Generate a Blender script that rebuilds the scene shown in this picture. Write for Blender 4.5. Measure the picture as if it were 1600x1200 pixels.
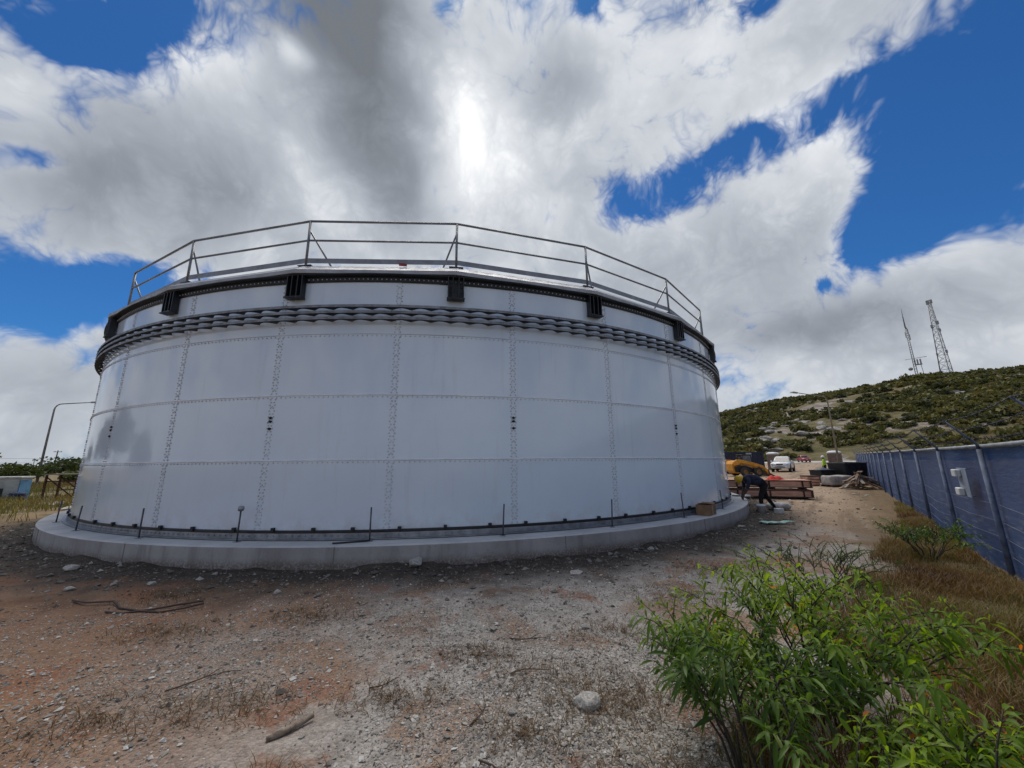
import bpy, bmesh, math, random
import numpy as np
from mathutils import Vector, Matrix, Euler
for o in list(bpy.data.objects): bpy.data.objects.remove(o)
scene = bpy.context.scene
COL = scene.collection
random.seed(7); RNG = np.random.default_rng(7)
R = math.radians
# ---------------------------------------------------------------- camera
PITCH, ROLL, EYE = 0.2071, 0.0108, 1.65
cam_d = bpy.data.cameras.new('camera'); cam = bpy.data.objects.new('camera', cam_d); COL.objects.link(cam)
cam_d.sensor_width = 36; cam_d.lens = 36*585.31/1600; cam_d.clip_start = .05; cam_d.clip_end = 6000
_c, _s = math.cos(PITCH), math.sin(PITCH)
_r = Vector((1,0,0)); _u = Vector((0,-_s,_c)); _f = Vector((0,_c,_s))
_cr = _r*math.cos(ROLL) - _u*math.sin(ROLL); _cu = _r*math.sin(ROLL) + _u*math.cos(ROLL)
cam.matrix_world = Matrix(((_cr.x,_cu.x,-_f.x,0),(_cr.y,_cu.y,-_f.y,0),(_cr.z,_cu.z,-_f.z,EYE),(0,0,0,1)))
scene.camera = cam
# ---------------------------------------------------------------- sun, sky and exposure
SUN_AZ, SUN_EL = R(-9), R(64)      # ahead of the camera, behind cloud
sun_d = bpy.data.lights.new('sun', 'SUN'); sun = bpy.data.objects.new('sun', sun_d); COL.objects.link(sun)
sun_d.energy = 1.5; sun_d.angle = R(40); sun_d.color = (1, .94, .85)
_sd = Vector((math.sin(SUN_AZ)*math.cos(SUN_EL), math.cos(SUN_AZ)*math.cos(SUN_EL), math.sin(SUN_EL)))
sun.rotation_euler = _sd.to_track_quat('Z', 'Y').to_euler(); sun.location = (0, 30, 60)
scene.view_settings.view_transform = 'Standard'; scene.view_settings.look = 'None'
scene.view_settings.gamma = 1; scene.view_settings.use_curve_mapping = False
scene.view_settings.exposure = 0.86
scene.render.engine = 'CYCLES'
cy = scene.cycles; cy.max_bounces = 6; cy.diffuse_bounces = 3; cy.glossy_bounces = 3; cy.transmission_bounces = 3; cy.transparent_max_bounces = 6

class NT:                           # small node-tree helper
    def __init__(s, tree): s.t = tree; tree.nodes.clear()
    def n(s, kind, **kw):
        nd = s.t.nodes.new(kind)
        for k, v in kw.items():
            if k.startswith('i_'):
                key = k[2:]; key = int(key) if key.isdigit() else key.replace('_', ' ')
                s.put(nd.inputs[key], v)
            else: setattr(nd, k, v)
        return nd
    def put(s, sock, v):
        if isinstance(v, bpy.types.NodeSocket): s.t.links.new(v, sock)
        elif isinstance(v, bpy.types.Node): s.t.links.new(v.outputs[0], sock)
        else: sock.default_value = v
    def math(s, op, a, b=0, clamp=False):
        m = s.t.nodes.new('ShaderNodeMath'); m.operation = op; m.use_clamp = clamp
        s.put(m.inputs[0], a); s.put(m.inputs[1], b); return m.outputs[0]
    def mix(s, fac, a, b, mode='MIX'):
        m = s.t.nodes.new('ShaderNodeMix'); m.data_type = 'RGBA'; m.blend_type = mode
        s.put(m.inputs[0], fac); s.put(m.inputs[6], a); s.put(m.inputs[7], b); return m.outputs[2]
    def remap(s, v, a, b, c=0, d=1, smooth=True):
        m = s.t.nodes.new('ShaderNodeMapRange'); m.interpolation_type = 'SMOOTHSTEP' if smooth else 'LINEAR'
        for i, x in enumerate((v, a, b, c, d)): s.put(m.inputs[i], x)
        return m.outputs[0]
    def noise(s, vec, scale, detail=5, rough=.55, dist=0, out=0):
        m = s.t.nodes.new('ShaderNodeTexNoise'); m.noise_dimensions = '3D'
        if vec is not None: s.put(m.inputs['Vector'], vec)
        m.inputs['Scale'].default_value = scale; m.inputs['Detail'].default_value = detail
        m.inputs['Roughness'].default_value = rough; m.inputs['Distortion'].default_value = dist
        return m.outputs[out]
    def ramp(s, v, stops):
        m = s.t.nodes.new('ShaderNodeValToRGB'); e = m.color_ramp.elements
        while len(e) < len(stops): e.new(.5)
        for el, (p, c) in zip(e, stops): el.position = p; el.color = (*c, 1)
        s.put(m.inputs[0], v); return m.outputs[0]

# clouds of this day: centre direction, long-axis direction, two angular half sizes, weight
COVER = [[-0.557,0.592,0.582,0.831,0.405,0.383,0.416,0.181,1.0],[-0.702,0.555,0.446,0.69,0.686,0.232,0.169,0.096,0.7],[-0.298,0.604,0.74,0.955,0.195,0.225,0.225,0.234,0.9],[0.006,0.692,0.722,1.0,0.002,-0.011,0.296,0.301,0.9],[0.325,0.61,0.723,0.851,-0.522,0.058,0.442,0.176,0.9],[0.506,0.503,0.7,0.672,-0.739,0.045,0.139,0.096,0.7],[0.529,0.677,0.512,0.784,-0.62,0.01,0.207,0.191,1.1],[0.601,0.624,0.498,0.799,-0.462,-0.384,0.117,0.141,0.8],[0.642,0.503,0.579,0.767,-0.413,-0.492,0.064,0.069,-1.3],[0.443,0.787,0.43,0.897,-0.383,-0.222,0.307,0.154,0.9],[0.242,0.857,0.454,0.97,-0.209,-0.123,0.324,0.152,0.9],[0.59,0.767,0.253,0.807,-0.556,-0.197,0.244,0.135,0.9],[0.742,0.614,0.27,0.623,-0.78,0.061,0.174,0.111,1.0],[0.786,0.549,0.284,0.566,-0.824,0.026,0.105,0.081,0.9],[0.716,0.677,0.171,0.698,-0.69,-0.19,0.293,0.083,0.8],[-0.788,0.608,0.094,0.616,0.781,0.103,0.111,0.125,0.9],[-0.75,0.613,0.251,0.662,0.7,0.269,0.044,0.042,1.0],[-0.71,0.431,0.557,0.704,0.444,0.554,0.058,0.057,0.8],[-0.299,0.796,0.527,0.954,0.255,0.156,0.51,0.155,1.3],[-0.594,0.448,0.668,0.778,0.107,0.619,0.127,0.047,-1.5],[-0.648,0.435,0.626,0.762,0.378,0.526,0.057,0.036,-0.8],[-0.752,0.481,0.451,0.659,0.557,0.504,0.044,0.022,-1.2],[-0.734,0.601,0.317,0.656,0.506,0.56,0.164,0.063,-1.6],[-0.773,0.566,0.288,0.635,0.696,0.336,0.073,0.072,-0.9],[0.718,0.469,0.514,0.696,-0.474,-0.539,0.109,0.208,-1.8],[0.696,0.537,0.475,0.718,-0.513,-0.471,0.085,0.167,-1.2],[0.699,0.584,0.413,0.715,-0.562,-0.415,0.065,0.075,-0.9],[0.457,0.643,0.615,0.78,-0.621,0.069,0.255,0.043,-1.15],[0.158,0.548,0.821,0.987,-0.081,-0.136,0.042,0.048,-1.3],[0.415,0.5,0.76,0.91,-0.221,-0.351,0.045,0.029,-0.8],[0.082,0.809,0.583,0.997,-0.061,-0.056,0.077,0.04,-0.8],[0.251,0.77,0.586,0.968,-0.194,-0.16,0.072,0.049,-0.6],[0.627,0.697,0.348,0.779,-0.555,-0.292,0.028,0.023,-1.0],[-0.088,0.541,0.837,0.996,0.054,0.07,0.042,0.03,-0.6]]
LIGHT = [[-0.122,0.653,0.747,0.992,0.087,0.086,0.198,0.239,0.04],[-0.383,0.704,0.598,0.923,0.299,0.241,0.14,0.1,0.26],[0.034,0.659,0.752,0.999,-0.016,-0.031,0.334,0.273,0.14],[-0.143,0.751,0.644,0.99,0.115,0.086,0.215,0.156,0.15],[-0.376,0.56,0.739,0.927,0.234,0.294,0.033,0.029,0.35],[-0.542,0.516,0.663,0.835,0.243,0.493,0.33,0.044,0.14],[0.564,0.61,0.557,0.667,-0.734,0.128,0.186,0.108,0.2],[-0.269,0.609,0.746,0.96,0.232,0.157,0.156,0.271,-0.55],[-0.315,0.52,0.794,0.949,0.179,0.259,0.224,0.094,-0.35],[-0.629,0.58,0.517,0.777,0.478,0.41,0.269,0.148,-0.38],[-0.718,0.519,0.464,0.696,0.544,0.469,0.13,0.077,-0.12],[-0.259,0.749,0.61,0.966,0.207,0.156,0.154,0.144,-0.3],[0.113,0.635,0.764,0.994,-0.066,-0.092,0.118,0.094,-0.35],[0.51,0.807,0.298,0.857,-0.507,-0.093,0.318,0.101,-0.2],[0.675,0.691,0.259,0.72,-0.694,-0.024,0.26,0.075,-0.3],[0.536,0.728,0.427,0.844,-0.457,-0.281,0.161,0.118,-0.12],[0.313,0.832,0.457,0.95,-0.27,-0.16,0.203,0.104,-0.12],[-0.784,0.61,0.115,0.62,0.774,0.128,0.134,0.116,-0.12]]

world = bpy.data.worlds.new('World'); scene.world = world; world.use_nodes = True
def build_world():
    k = NT(world.node_tree)
    dirv = k.n('ShaderNodeTexCoord').outputs['Generated']
    sky = k.n('ShaderNodeTexSky', sky_type='NISHITA', sun_disc=False, sun_elevation=SUN_EL, sun_rotation=SUN_AZ,
              altitude=0, air_density=1.0, dust_density=.25, ozone_density=3.0)
    blue = k.mix(1.0, sky.outputs[0], (.11, .285, .47, 1), 'MULTIPLY')
    # ragged cloud outlines: bend the lookup direction by noise
    def warp(v, scale, amp, detail):
        nz = k.noise(v, scale, detail, .6, 0, 1)
        c = k.n('ShaderNodeVectorMath', operation='SUBTRACT', i_0=nz, i_1=(.5, .5, .5)).outputs[0]
        c = k.n('ShaderNodeVectorMath', operation='SCALE', i_0=c, i_Scale=amp).outputs[0]
        return k.n('ShaderNodeVectorMath', operation='ADD', i_0=v, i_1=c).outputs[0]
    lv = warp(dirv, 3.2, .17, 2)
    wv = warp(lv, 9, .05, 3)
    def field(table, vec, start):
        tot = start
        for cx, cy, cz, ax, ay, az, s1, s2, w in table:
            c = Vector((cx, cy, cz)).normalized(); a = Vector((ax, ay, az)); a = (a - c*a.dot(c)).normalized(); b = c.cross(a)
            m = Matrix((a, b, c)).transposed()
            mp = k.n('ShaderNodeMapping', vector_type='TEXTURE', i_Vector=vec, i_Location=c, i_Rotation=m.to_euler('XYZ'), i_Scale=(s1, s2, .7))
            ln = k.n('ShaderNodeVectorMath', operation='LENGTH', i_0=mp.outputs[0]).outputs['Value']
            tot = k.math('ADD', tot, k.remap(ln, 0, 1.25, w, 0))
        return tot
    flat = k.n('ShaderNodeMapping', i_Vector=dirv, i_Scale=(1, 1, 1.7)).outputs[0]
    n1 = k.noise(flat, 2.2, 3, .55)
    puff = 0.0                                   # rounded billows: sum of folded noises
    for sc, am in ((6, .50), (12.5, .42), (26, .30), (55, .19), (115, .11)):
        v = k.math('ABSOLUTE', k.math('SUBTRACT', k.math('MULTIPLY', k.noise(lv if sc < 20 else wv, sc, 0), 2), 1))
        puff = k.math('ADD', puff, k.math('MULTIPLY', v, am))
    wisp = k.noise(lv, 8, 7, .64)
    base = k.math('ADD', k.math('MULTIPLY', k.math('SUBTRACT', n1, .5), 1.5), k.math('ADD', k.math('MULTIPLY', k.math('SUBTRACT', puff, .30), 2.0), k.math('MULTIPLY', k.math('SUBTRACT', wisp, .5), 1.15)))
    zc = k.n('ShaderNodeSeparateXYZ', i_0=dirv).outputs[2]
    cov = field(COVER, lv, k.math('ADD', base, k.remap(zc, .05, .34, .74, .25)))
    alpha = k.remap(cov, -.16, 1.0)
    thick = k.remap(cov, .25, 1.5)
    n3 = k.noise(lv, 4.5, 4, .55)
    lum = k.math('ADD', k.math('MULTIPLY', k.math('SUBTRACT', n3, .5), .60), k.math('SUBTRACT', .75, k.math('MULTIPLY', thick, .12)))
    lum = k.math('ADD', lum, k.math('MULTIPLY', k.math('SUBTRACT', puff, .30), .34))
    lum = field(LIGHT, lv, lum)
    ccol = k.ramp(lum, [(0, (1.0, 1.10, 1.24)), (.3, (1.6, 1.75, 2.0)), (.62, (2.75, 2.95, 3.25)), (.85, (4.2, 4.36, 4.58)), (1, (5.6, 5.65, 5.7))])
    # low on the horizon the air whitens the blue
    blue = k.mix(k.remap(zc, .0, .22, .8, 0), blue, (1.9, 2.35, 2.9, 1))
    out = k.mix(alpha, blue, ccol)
    bg = k.n('ShaderNodeBackground', i_Color=out, i_Strength=.1)
    k.n('ShaderNodeOutputWorld', i_Surface=bg.outputs[0])
build_world()
world.cycles.sampling_method = 'MANUAL'; world.cycles.sample_map_resolution = 512

# ---------------------------------------------------------------- materials
MATS = {}
def mat(name, col, rough=.6, metal=0, var=.12, vscale=4, bump=0, bscale=30, spec=.5, col2=None, coat=0, bdist=.01, detail=6, vtrans=(1,1,1)):
    if name in MATS: return MATS[name]
    m = bpy.data.materials.new(name); m.use_nodes = True; MATS[name] = m
    k = NT(m.node_tree)
    tc = k.n('ShaderNodeTexCoord').outputs['Object']
    if vtrans != (1,1,1): tc = k.n('ShaderNodeMapping', i_Vector=tc, i_Scale=vtrans).outputs[0]
    nz = k.remap(k.noise(tc, vscale, detail, .6), .3, .7)
    c2 = col2 or tuple(max(0, c*(1-2.2*var)) for c in col)
    c1 = tuple(min(1, c*(1+var)) for c in col) if not col2 else col
    cc = k.mix(nz, (*c1, 1), (*c2, 1))
    b = k.n('ShaderNodeBsdfPrincipled', i_Base_Color=cc, i_Metallic=metal)
    k.put(b.inputs['Roughness'], k.remap(k.noise(tc, vscale*1.7, 4), .3, .7, max(0, rough-.07), min(1, rough+.1)))
    b.inputs['Specular IOR Level'].default_value = spec; b.inputs['Coat Weight'].default_value = coat
    if bump:
        bp = k.n('ShaderNodeBump', i_Strength=bump, i_Distance=bdist, i_Height=k.noise(tc, bscale, 6, .6))
        k.put(b.inputs['Normal'], bp.outputs[0])
    k.n('ShaderNodeOutputMaterial', i_Surface=b.outputs[0])
    return m
def glass_mat():
    m = mat('dark_glass', (.03, .035, .04), .08, var=.1); return m
def leaf_mat(name, stops, trans=.35, rough=.45):
    if name in MATS: return MATS[name]
    m = bpy.data.materials.new(name); m.use_nodes = True; MATS[name] = m
    k = NT(m.node_tree)
    at = k.n('ShaderNodeAttribute', attribute_name='var').outputs['Fac']
    cc = k.ramp(at, stops)
    b = k.n('ShaderNodeBsdfPrincipled', i_Base_Color=cc, i_Roughness=rough); b.inputs['Specular IOR Level'].default_value = .35
    t = k.n('ShaderNodeBsdfTranslucent', i_Color=k.mix(1.0, cc, (1.5, 1.4, .5, 1), 'MULTIPLY'))
    ms = k.n('ShaderNodeMixShader', i_0=trans); k.put(ms.inputs[1], b.outputs[0]); k.put(ms.inputs[2], t.outputs[0])
    k.n('ShaderNodeOutputMaterial', i_Surface=ms.outputs[0])
    return m

# ---------------------------------------------------------------- mesh helpers
def link_mesh(name, me, parent=None, loc=None, rot=None):
    o = bpy.data.objects.new(name, me); COL.objects.link(o)
    if parent is not None: o.parent = parent
    if loc is not None: o.location = loc
    if rot is not None: o.rotation_euler = rot
    return o
def tag(o, label=None, cat=None, group=None, kind=None):
    if label: o['label'] = label
    if cat: o['category'] = cat
    if group: o['group'] = group
    if kind: o['kind'] = kind
    return o
def empty(name, loc=(0,0,0), rz=0, label=None, cat=None, group=None):
    o = bpy.data.objects.new(name, None); COL.objects.link(o); o.location = loc; o.rotation_euler = (0, 0, rz); o.empty_display_size = .2
    return tag(o, label, cat, group)
def copy_tree(o, parent=None):
    c = o.copy(); COL.objects.link(c); c.parent = parent
    for ch in list(o.children): copy_tree(ch, c)
    return c
class MB:
    def __init__(s): s.v = []; s.f = []; s.sm = []; s.mi = []
    def add(s, vs, fs, smooth=False, mi=0):
        n = len(s.v); s.v += [tuple(v) for v in vs]
        for f in fs: s.f.append([i+n for i in f]); s.sm.append(smooth); s.mi.append(mi)
        return s
    def box(s, c, size, rot=None, mi=0, taper=1.0, ch=0):
        hx, hy, hz = size[0]/2, size[1]/2, size[2]/2
        M = (Euler(rot).to_matrix() if rot is not None and not isinstance(rot, Matrix) else rot)
        pts = []
        if ch <= 0:
            for z, t in ((-hz, 1), (hz, taper)):
                for x, y in ((-hx,-hy),(hx,-hy),(hx,hy),(-hx,hy)): pts.append(Vector((x*t, y*t, z)))
            fs = [(3,2,1,0),(4,5,6,7),(0,1,5,4),(1,2,6,5),(2,3,7,6),(3,0,4,7)]
        else:
            def ring(z, ix, iy):
                a, b = hx-ix, hy-iy
                return [(-a+ch,-b,z),(a-ch,-b,z),(a,-b+ch,z),(a,b-ch,z),(a-ch,b,z),(-a+ch,b,z),(-a,b-ch,z),(-a,-b+ch,z)]
            rs = [ring(-hz,ch,ch), ring(-hz+ch,0,0), ring(hz-ch,0,0), ring(hz,ch,ch)]
            fs = []
            for r_ in rs: pts += [Vector(p) for p in r_]
            for i in range(3):
                for j in range(8): fs.append((i*8+j, i*8+(j+1)%8, i*8+8+(j+1)%8, i*8+8+j))
            fs += [tuple(range(7,-1,-1)), tuple(range(24,32))]
        c = Vector(c)
        return s.add([(M @ p if M is not None else p) + c for p in pts], fs, False, mi)
    def tube(s, pts, r, n=8, mi=0, smooth=True, cap=True, closed=False):
        pts = [Vector(p) for p in pts]; m = len(pts); rr = r if isinstance(r, (list, tuple)) else [r]*m
        vs = []; prev = None
        for i, p in enumerate(pts):
            if closed: d = pts[(i+1) % m] - pts[i-1]
            else: d = pts[min(i+1, m-1)] - pts[max(i-1, 0)]
            d = d.normalized() if d.length > 1e-9 else Vector((0,0,1))
            if prev is None: a = d.orthogonal().normalized()
            else:
                a = prev - d*prev.dot(d); a = a.normalized() if a.length > 1e-6 else d.orthogonal().normalized()
            prev = a; b = d.cross(a)
            for j in range(n):
                t = 2*math.pi*j/n; vs.append(p + (a*math.cos(t) + b*math.sin(t))*rr[i])
        fs = []
        for i in range(m if closed else m-1):
            i2 = (i+1) % m
            for j in range(n): fs.append((i*n+j, i*n+(j+1)%n, i2*n+(j+1)%n, i2*n+j))
        if cap and not closed: fs += [tuple(range(n-1,-1,-1)), tuple(range((m-1)*n, m*n))]
        return s.add(vs, fs, smooth, mi)
    def lathe(s, prof, n=20, c=(0,0,0), M=None, mi=0, smooth=True):
        vs = []; c = Vector(c)
        for r_, z in prof:
            for j in range(n):
                t = 2*math.pi*j/n; p = Vector((r_*math.cos(t), r_*math.sin(t), z)); vs.append((M @ p if M is not None else p) + c)
        fs = []
        for i in range(len(prof)-1):
            for j in range(n): fs.append((i*n+j, i*n+(j+1)%n, i*n+n+(j+1)%n, i*n+n+j))
        if prof[0][0] > 1e-6: fs.append(tuple(range(n-1,-1,-1)))
        if prof[-1][0] > 1e-6: fs.append(tuple(range((len(prof)-1)*n, len(prof)*n)))
        return s.add(vs, fs, smooth, mi)
    def prism(s, poly, y0, y1, mi=0, ins=0):       # polygon in x,z swept along y
        n = len(poly)
        vs = [(x, y0, z) for x, z in poly] + [(x, y1, z) for x, z in poly]
        fs = [tuple(range(n)), tuple(range(2*n-1, n-1, -1))] + [((i+1)%n, i, i+n, (i+1)%n+n) for i in range(n)]
        return s.add(vs, fs, False, mi)
    def loft(s, secs, mi=0, smooth=True, cap=True):
        n = len(secs[0]); vs = [p for sc in secs for p in sc]; fs = []
        for i in range(len(secs)-1):
            for j in range(n): fs.append((i*n+j, i*n+(j+1)%n, i*n+n+(j+1)%n, i*n+n+j))
        if cap: fs += [tuple(range(n-1,-1,-1)), tuple(range((len(secs)-1)*n, len(secs)*n))]
        return s.add(vs, fs, smooth, mi)
    def mesh(s, name, mats):
        me = bpy.data.meshes.new(name); me.from_pydata([tuple(v) for v in s.v], [], s.f)
        for m in (mats if isinstance(mats, (list, tuple)) else [mats]): me.materials.append(m)
        me.polygons.foreach_set('use_smooth', s.sm); me.polygons.foreach_set('material_index', s.mi)
        bm = bmesh.new(); bm.from_mesh(me); bmesh.ops.recalc_face_normals(bm, faces=bm.faces); bm.to_mesh(me); bm.free()
        me.update(); return me
    def build(s, name, mats, parent=None, loc=None, rot=None, bevel=0):
        o = link_mesh(name, s.mesh(name, mats), parent, loc, rot)
        if bevel:
            b = o.modifiers.new('bevel', 'BEVEL'); b.width = bevel; b.segments = 2; b.limit_method = 'ANGLE'
        return o
def np_mesh(name, V, loops, sizes, m, var=None, smooth=False):     # fast mesh from arrays
    me = bpy.data.meshes.new(name); me.vertices.add(len(V)); me.vertices.foreach_set('co', np.ascontiguousarray(V, dtype=np.float32).ravel())
    me.loops.add(len(loops)); me.loops.foreach_set('vertex_index', np.ascontiguousarray(loops, dtype=np.int32))
    st = np.concatenate([[0], np.cumsum(sizes)[:-1]]).astype(np.int32)
    me.polygons.add(len(sizes)); me.polygons.foreach_set('loop_start', st)
    me.polygons.foreach_set('use_smooth', np.full(len(sizes), smooth))
    me.materials.append(m)
    me.update(calc_edges=True); me.validate()
    if var is not None:
        a = me.attributes.new('var', 'FLOAT', 'POINT'); a.data.foreach_set('value', np.ascontiguousarray(var, dtype=np.float32))
    return me
# lattice noise for terrain
_P = RNG.permutation(512).astype(np.int64); _PP = np.concatenate([_P, _P]); _G = RNG.uniform(-1, 1, 512)
def vnoise(x, y):
    xi = np.floor(x).astype(np.int64); yi = np.floor(y).astype(np.int64); fx = x-xi; fy = y-yi
    fx = fx*fx*(3-2*fx); fy = fy*fy*(3-2*fy)
    h = lambda a, b: _G[_PP[(_PP[a & 511] + b) & 511]]
    return (h(xi, yi)*(1-fx)+h(xi+1, yi)*fx)*(1-fy) + (h(xi, yi+1)*(1-fx)+h(xi+1, yi+1)*fx)*fy
def fbm(x, y, o=4, g=.5):
    t = 0; a = 1; n = 0
    for i in range(o): t = t + a*vnoise(x*2**i + 17.3*i, y*2**i - 9.1*i); n += a; a *= g
    return t/n
# ---------------------------------------------------------------- terrain
TX, TY, TR, SR = -3.2988, 19.1962, 12.1808, 12.7063       # tank axis, tank radius, slab radius
TAZ = -0.1702
def gz_np(x, y):
    r = np.hypot(x, y); z = .00012*np.clip(r-8, 0, 112)**2
    dt = np.hypot(x-TX, y-TY)
    calm = np.clip((dt-SR)/2.0, .15, 1)
    z = z + calm*(.045*fbm(x*.35, y*.35, 3) + .040*fbm(x*1.3+5, y*1.3, 3)*np.clip(2-r/14, 0, 1) + .020*fbm(x*5, y*5, 3)*np.clip(2-r/7, 0, 1))
    z = z + np.exp(-np.clip(dt-SR, -.2, 9)/.4)*.15*np.clip(fbm(x*1.4+11, y*1.4, 5, .6)+.10, 0, 1)*(dt > SR-.3)
    return z
def gz(x, y): return float(gz_np(np.array([x*1.0]), np.array([y*1.0]))[0])
def grid_mesh(name, X, Y, Z, m, wrap=False):
    nr, na = X.shape; V = np.stack([X, Y, Z], -1).reshape(-1, 3)
    i, j = np.meshgrid(np.arange(nr-1), np.arange(na if wrap else na-1), indexing='ij'); j2 = (j+1) % na
    q = np.stack([i*na+j, i*na+j2, (i+1)*na+j2, (i+1)*na+j], -1).reshape(-1, 4)[:, ::-1]
    return np_mesh(name, V, q.ravel(), np.full(len(q), 4), m, smooth=True)
def ground_mat():
    m = bpy.data.materials.new('site_ground'); m.use_nodes = True; k = NT(m.node_tree)
    pos = k.n('ShaderNodeNewGeometry').outputs['Position']
    sep = k.n('ShaderNodeSeparateXYZ', i_0=pos); x, y = sep.outputs[0], sep.outputs[1]
    n_big = k.noise(pos, .35, 4, .55); n_mid = k.noise(pos, 1.1, 6, .62, .3); n_sm = k.noise(pos, 5, 6, .65); n_fine = k.noise(pos, 60, 4, .7)
    vor = k.n('ShaderNodeTexVoronoi', feature='F1', i_Vector=pos, i_Scale=52)
    grain = k.mix(.5, k.ramp(n_fine, [(.3, (.40, .38, .36)), (.5, (1, 1, 1)), (.72, (1.6, 1.57, 1.52))]), k.ramp(k.n('ShaderNodeSeparateColor', i_0=vor.outputs['Color']).outputs[0], [(0, (.6, .58, .56)), (.6, (1, 1, 1)), (1, (1.5, 1.48, 1.46))]))
    gravel = k.mix(k.remap(n_sm, .35, .65), (.385, .355, .32, 1), (.275, .248, .22, 1))
    earth = k.mix(k.remap(n_mid, .3, .7), (.205, .105, .056, 1), (.285, .18, .108, 1))
    clay = k.mix(n_sm, (.215, .085, .045, 1), (.265, .13, .072, 1))
    sand = k.mix(k.remap(n_mid, .3, .7), (.38, .285, .20, 1), (.27, .195, .132, 1))
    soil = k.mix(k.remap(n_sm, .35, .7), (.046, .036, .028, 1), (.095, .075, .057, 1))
    leftness = k.remap(k.math('ADD', k.math('MULTIPLY', x, -1), k.math('MULTIPLY', k.math('SUBTRACT', n_big, .5), 5)), .3, 3.6)
    col = k.mix(k.math('MULTIPLY', leftness, .9), gravel, earth)
    col = k.mix(k.math('MULTIPLY', k.remap(k.math('ADD', n_mid, k.math('MULTIPLY', leftness, .045)), .55, .63), .75), col, clay)
    col = k.mix(k.math('MULTIPLY', k.remap(k.noise(pos, .7, 5, .6, .5), .50, .60), .7), col, earth)
    far = k.math('ADD', k.math('MULTIPLY', x, .62), k.math('ADD', k.math('MULTIPLY', y, .42), k.math('MULTIPLY', k.math('SUBTRACT', n_big, .5), 4)))
    col = k.mix(k.remap(far, 6.6, 9.4), col, sand)
    along = k.n('ShaderNodeMapping', vector_type='TEXTURE', i_Vector=pos, i_Rotation=(0, 0, .869), i_Scale=(9, .55, 1)).outputs[0]
    rut = k.noise(along, 1.0, 5, .6)
    col = k.mix(k.math('MULTIPLY', k.remap(rut, .50, .62, 0, .55), k.remap(far, 5.5, 8.5)), col, (.15, .105, .07, 1))
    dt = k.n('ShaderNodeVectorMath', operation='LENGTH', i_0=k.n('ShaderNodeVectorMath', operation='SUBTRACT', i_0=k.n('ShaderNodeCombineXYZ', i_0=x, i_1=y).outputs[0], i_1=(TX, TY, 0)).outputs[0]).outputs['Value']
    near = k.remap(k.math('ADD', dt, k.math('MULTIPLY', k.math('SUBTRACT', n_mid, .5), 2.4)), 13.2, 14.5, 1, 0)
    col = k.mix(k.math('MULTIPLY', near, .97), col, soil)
    dn = k.math('ADD', k.math('MULTIPLY', k.math('SUBTRACT', x, 6.95), -.7637), k.math('MULTIPLY', k.math('SUBTRACT', y, 5.67), .6456))
    verge = k.remap(k.math('ADD', dn, k.math('MULTIPLY', k.math('SUBTRACT', n_mid, .5), 2.5)), .5, 2.2, 1, 0)
    col = k.mix(k.math('MULTIPLY', verge, .85), col, k.mix(k.remap(n_sm, .35, .65), (.09, .062, .028, 1), (.15, .098, .048, 1)))
    scrub = k.remap(k.math('ADD', k.math('MULTIPLY', x, -1), k.math('MULTIPLY', n_big, 6)), 15, 22)
    col = k.mix(k.math('MULTIPLY', scrub, .7), col, k.mix(k.remap(n_mid, .4, .6), (.10, .095, .035, 1), (.24, .20, .105, 1)))
    rr = k.n('ShaderNodeVectorMath', operation='LENGTH', i_0=pos).outputs['Value']
    col = k.mix(k.remap(rr, 90, 150), col, (.10, .10, .05, 1))
    col = k.mix(k.remap(rr, 14, 30, .85, .0), col, k.mix(1.0, col, grain, 'MULTIPLY'))
    b = k.n('ShaderNodeBsdfPrincipled', i_Base_Color=col, i_Roughness=.92); b.inputs['Specular IOR Level'].default_value = .25
    hgt = k.math('ADD', k.math('MULTIPLY', n_fine, .35), k.math('ADD', k.math('MULTIPLY', n_sm, .6), k.math('MULTIPLY', vor.outputs['Distance'], -.5)))
    bp = k.n('ShaderNodeBump', i_Strength=.75, i_Distance=.03, i_Height=hgt); k.put(b.inputs['Normal'], bp.outputs[0])
    k.n('ShaderNodeOutputMaterial', i_Surface=b.outputs[0]); return m
GROUND = ground_mat()
_rr = np.concatenate([np.geomspace(.3, 40, 230), np.geomspace(41, 4000, 60)]); _aa = np.linspace(0, 2*np.pi, 540, endpoint=False)
_RR, _AA = np.meshgrid(_rr, _aa, indexing='ij'); _X, _Y = _RR*np.sin(_AA), _RR*np.cos(_AA)
tag(link_mesh('ground', grid_mesh('ground', _X, _Y, gz_np(_X, _Y), GROUND, True)), 'bare gravel and reddish earth of the building site', kind='structure')

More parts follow.
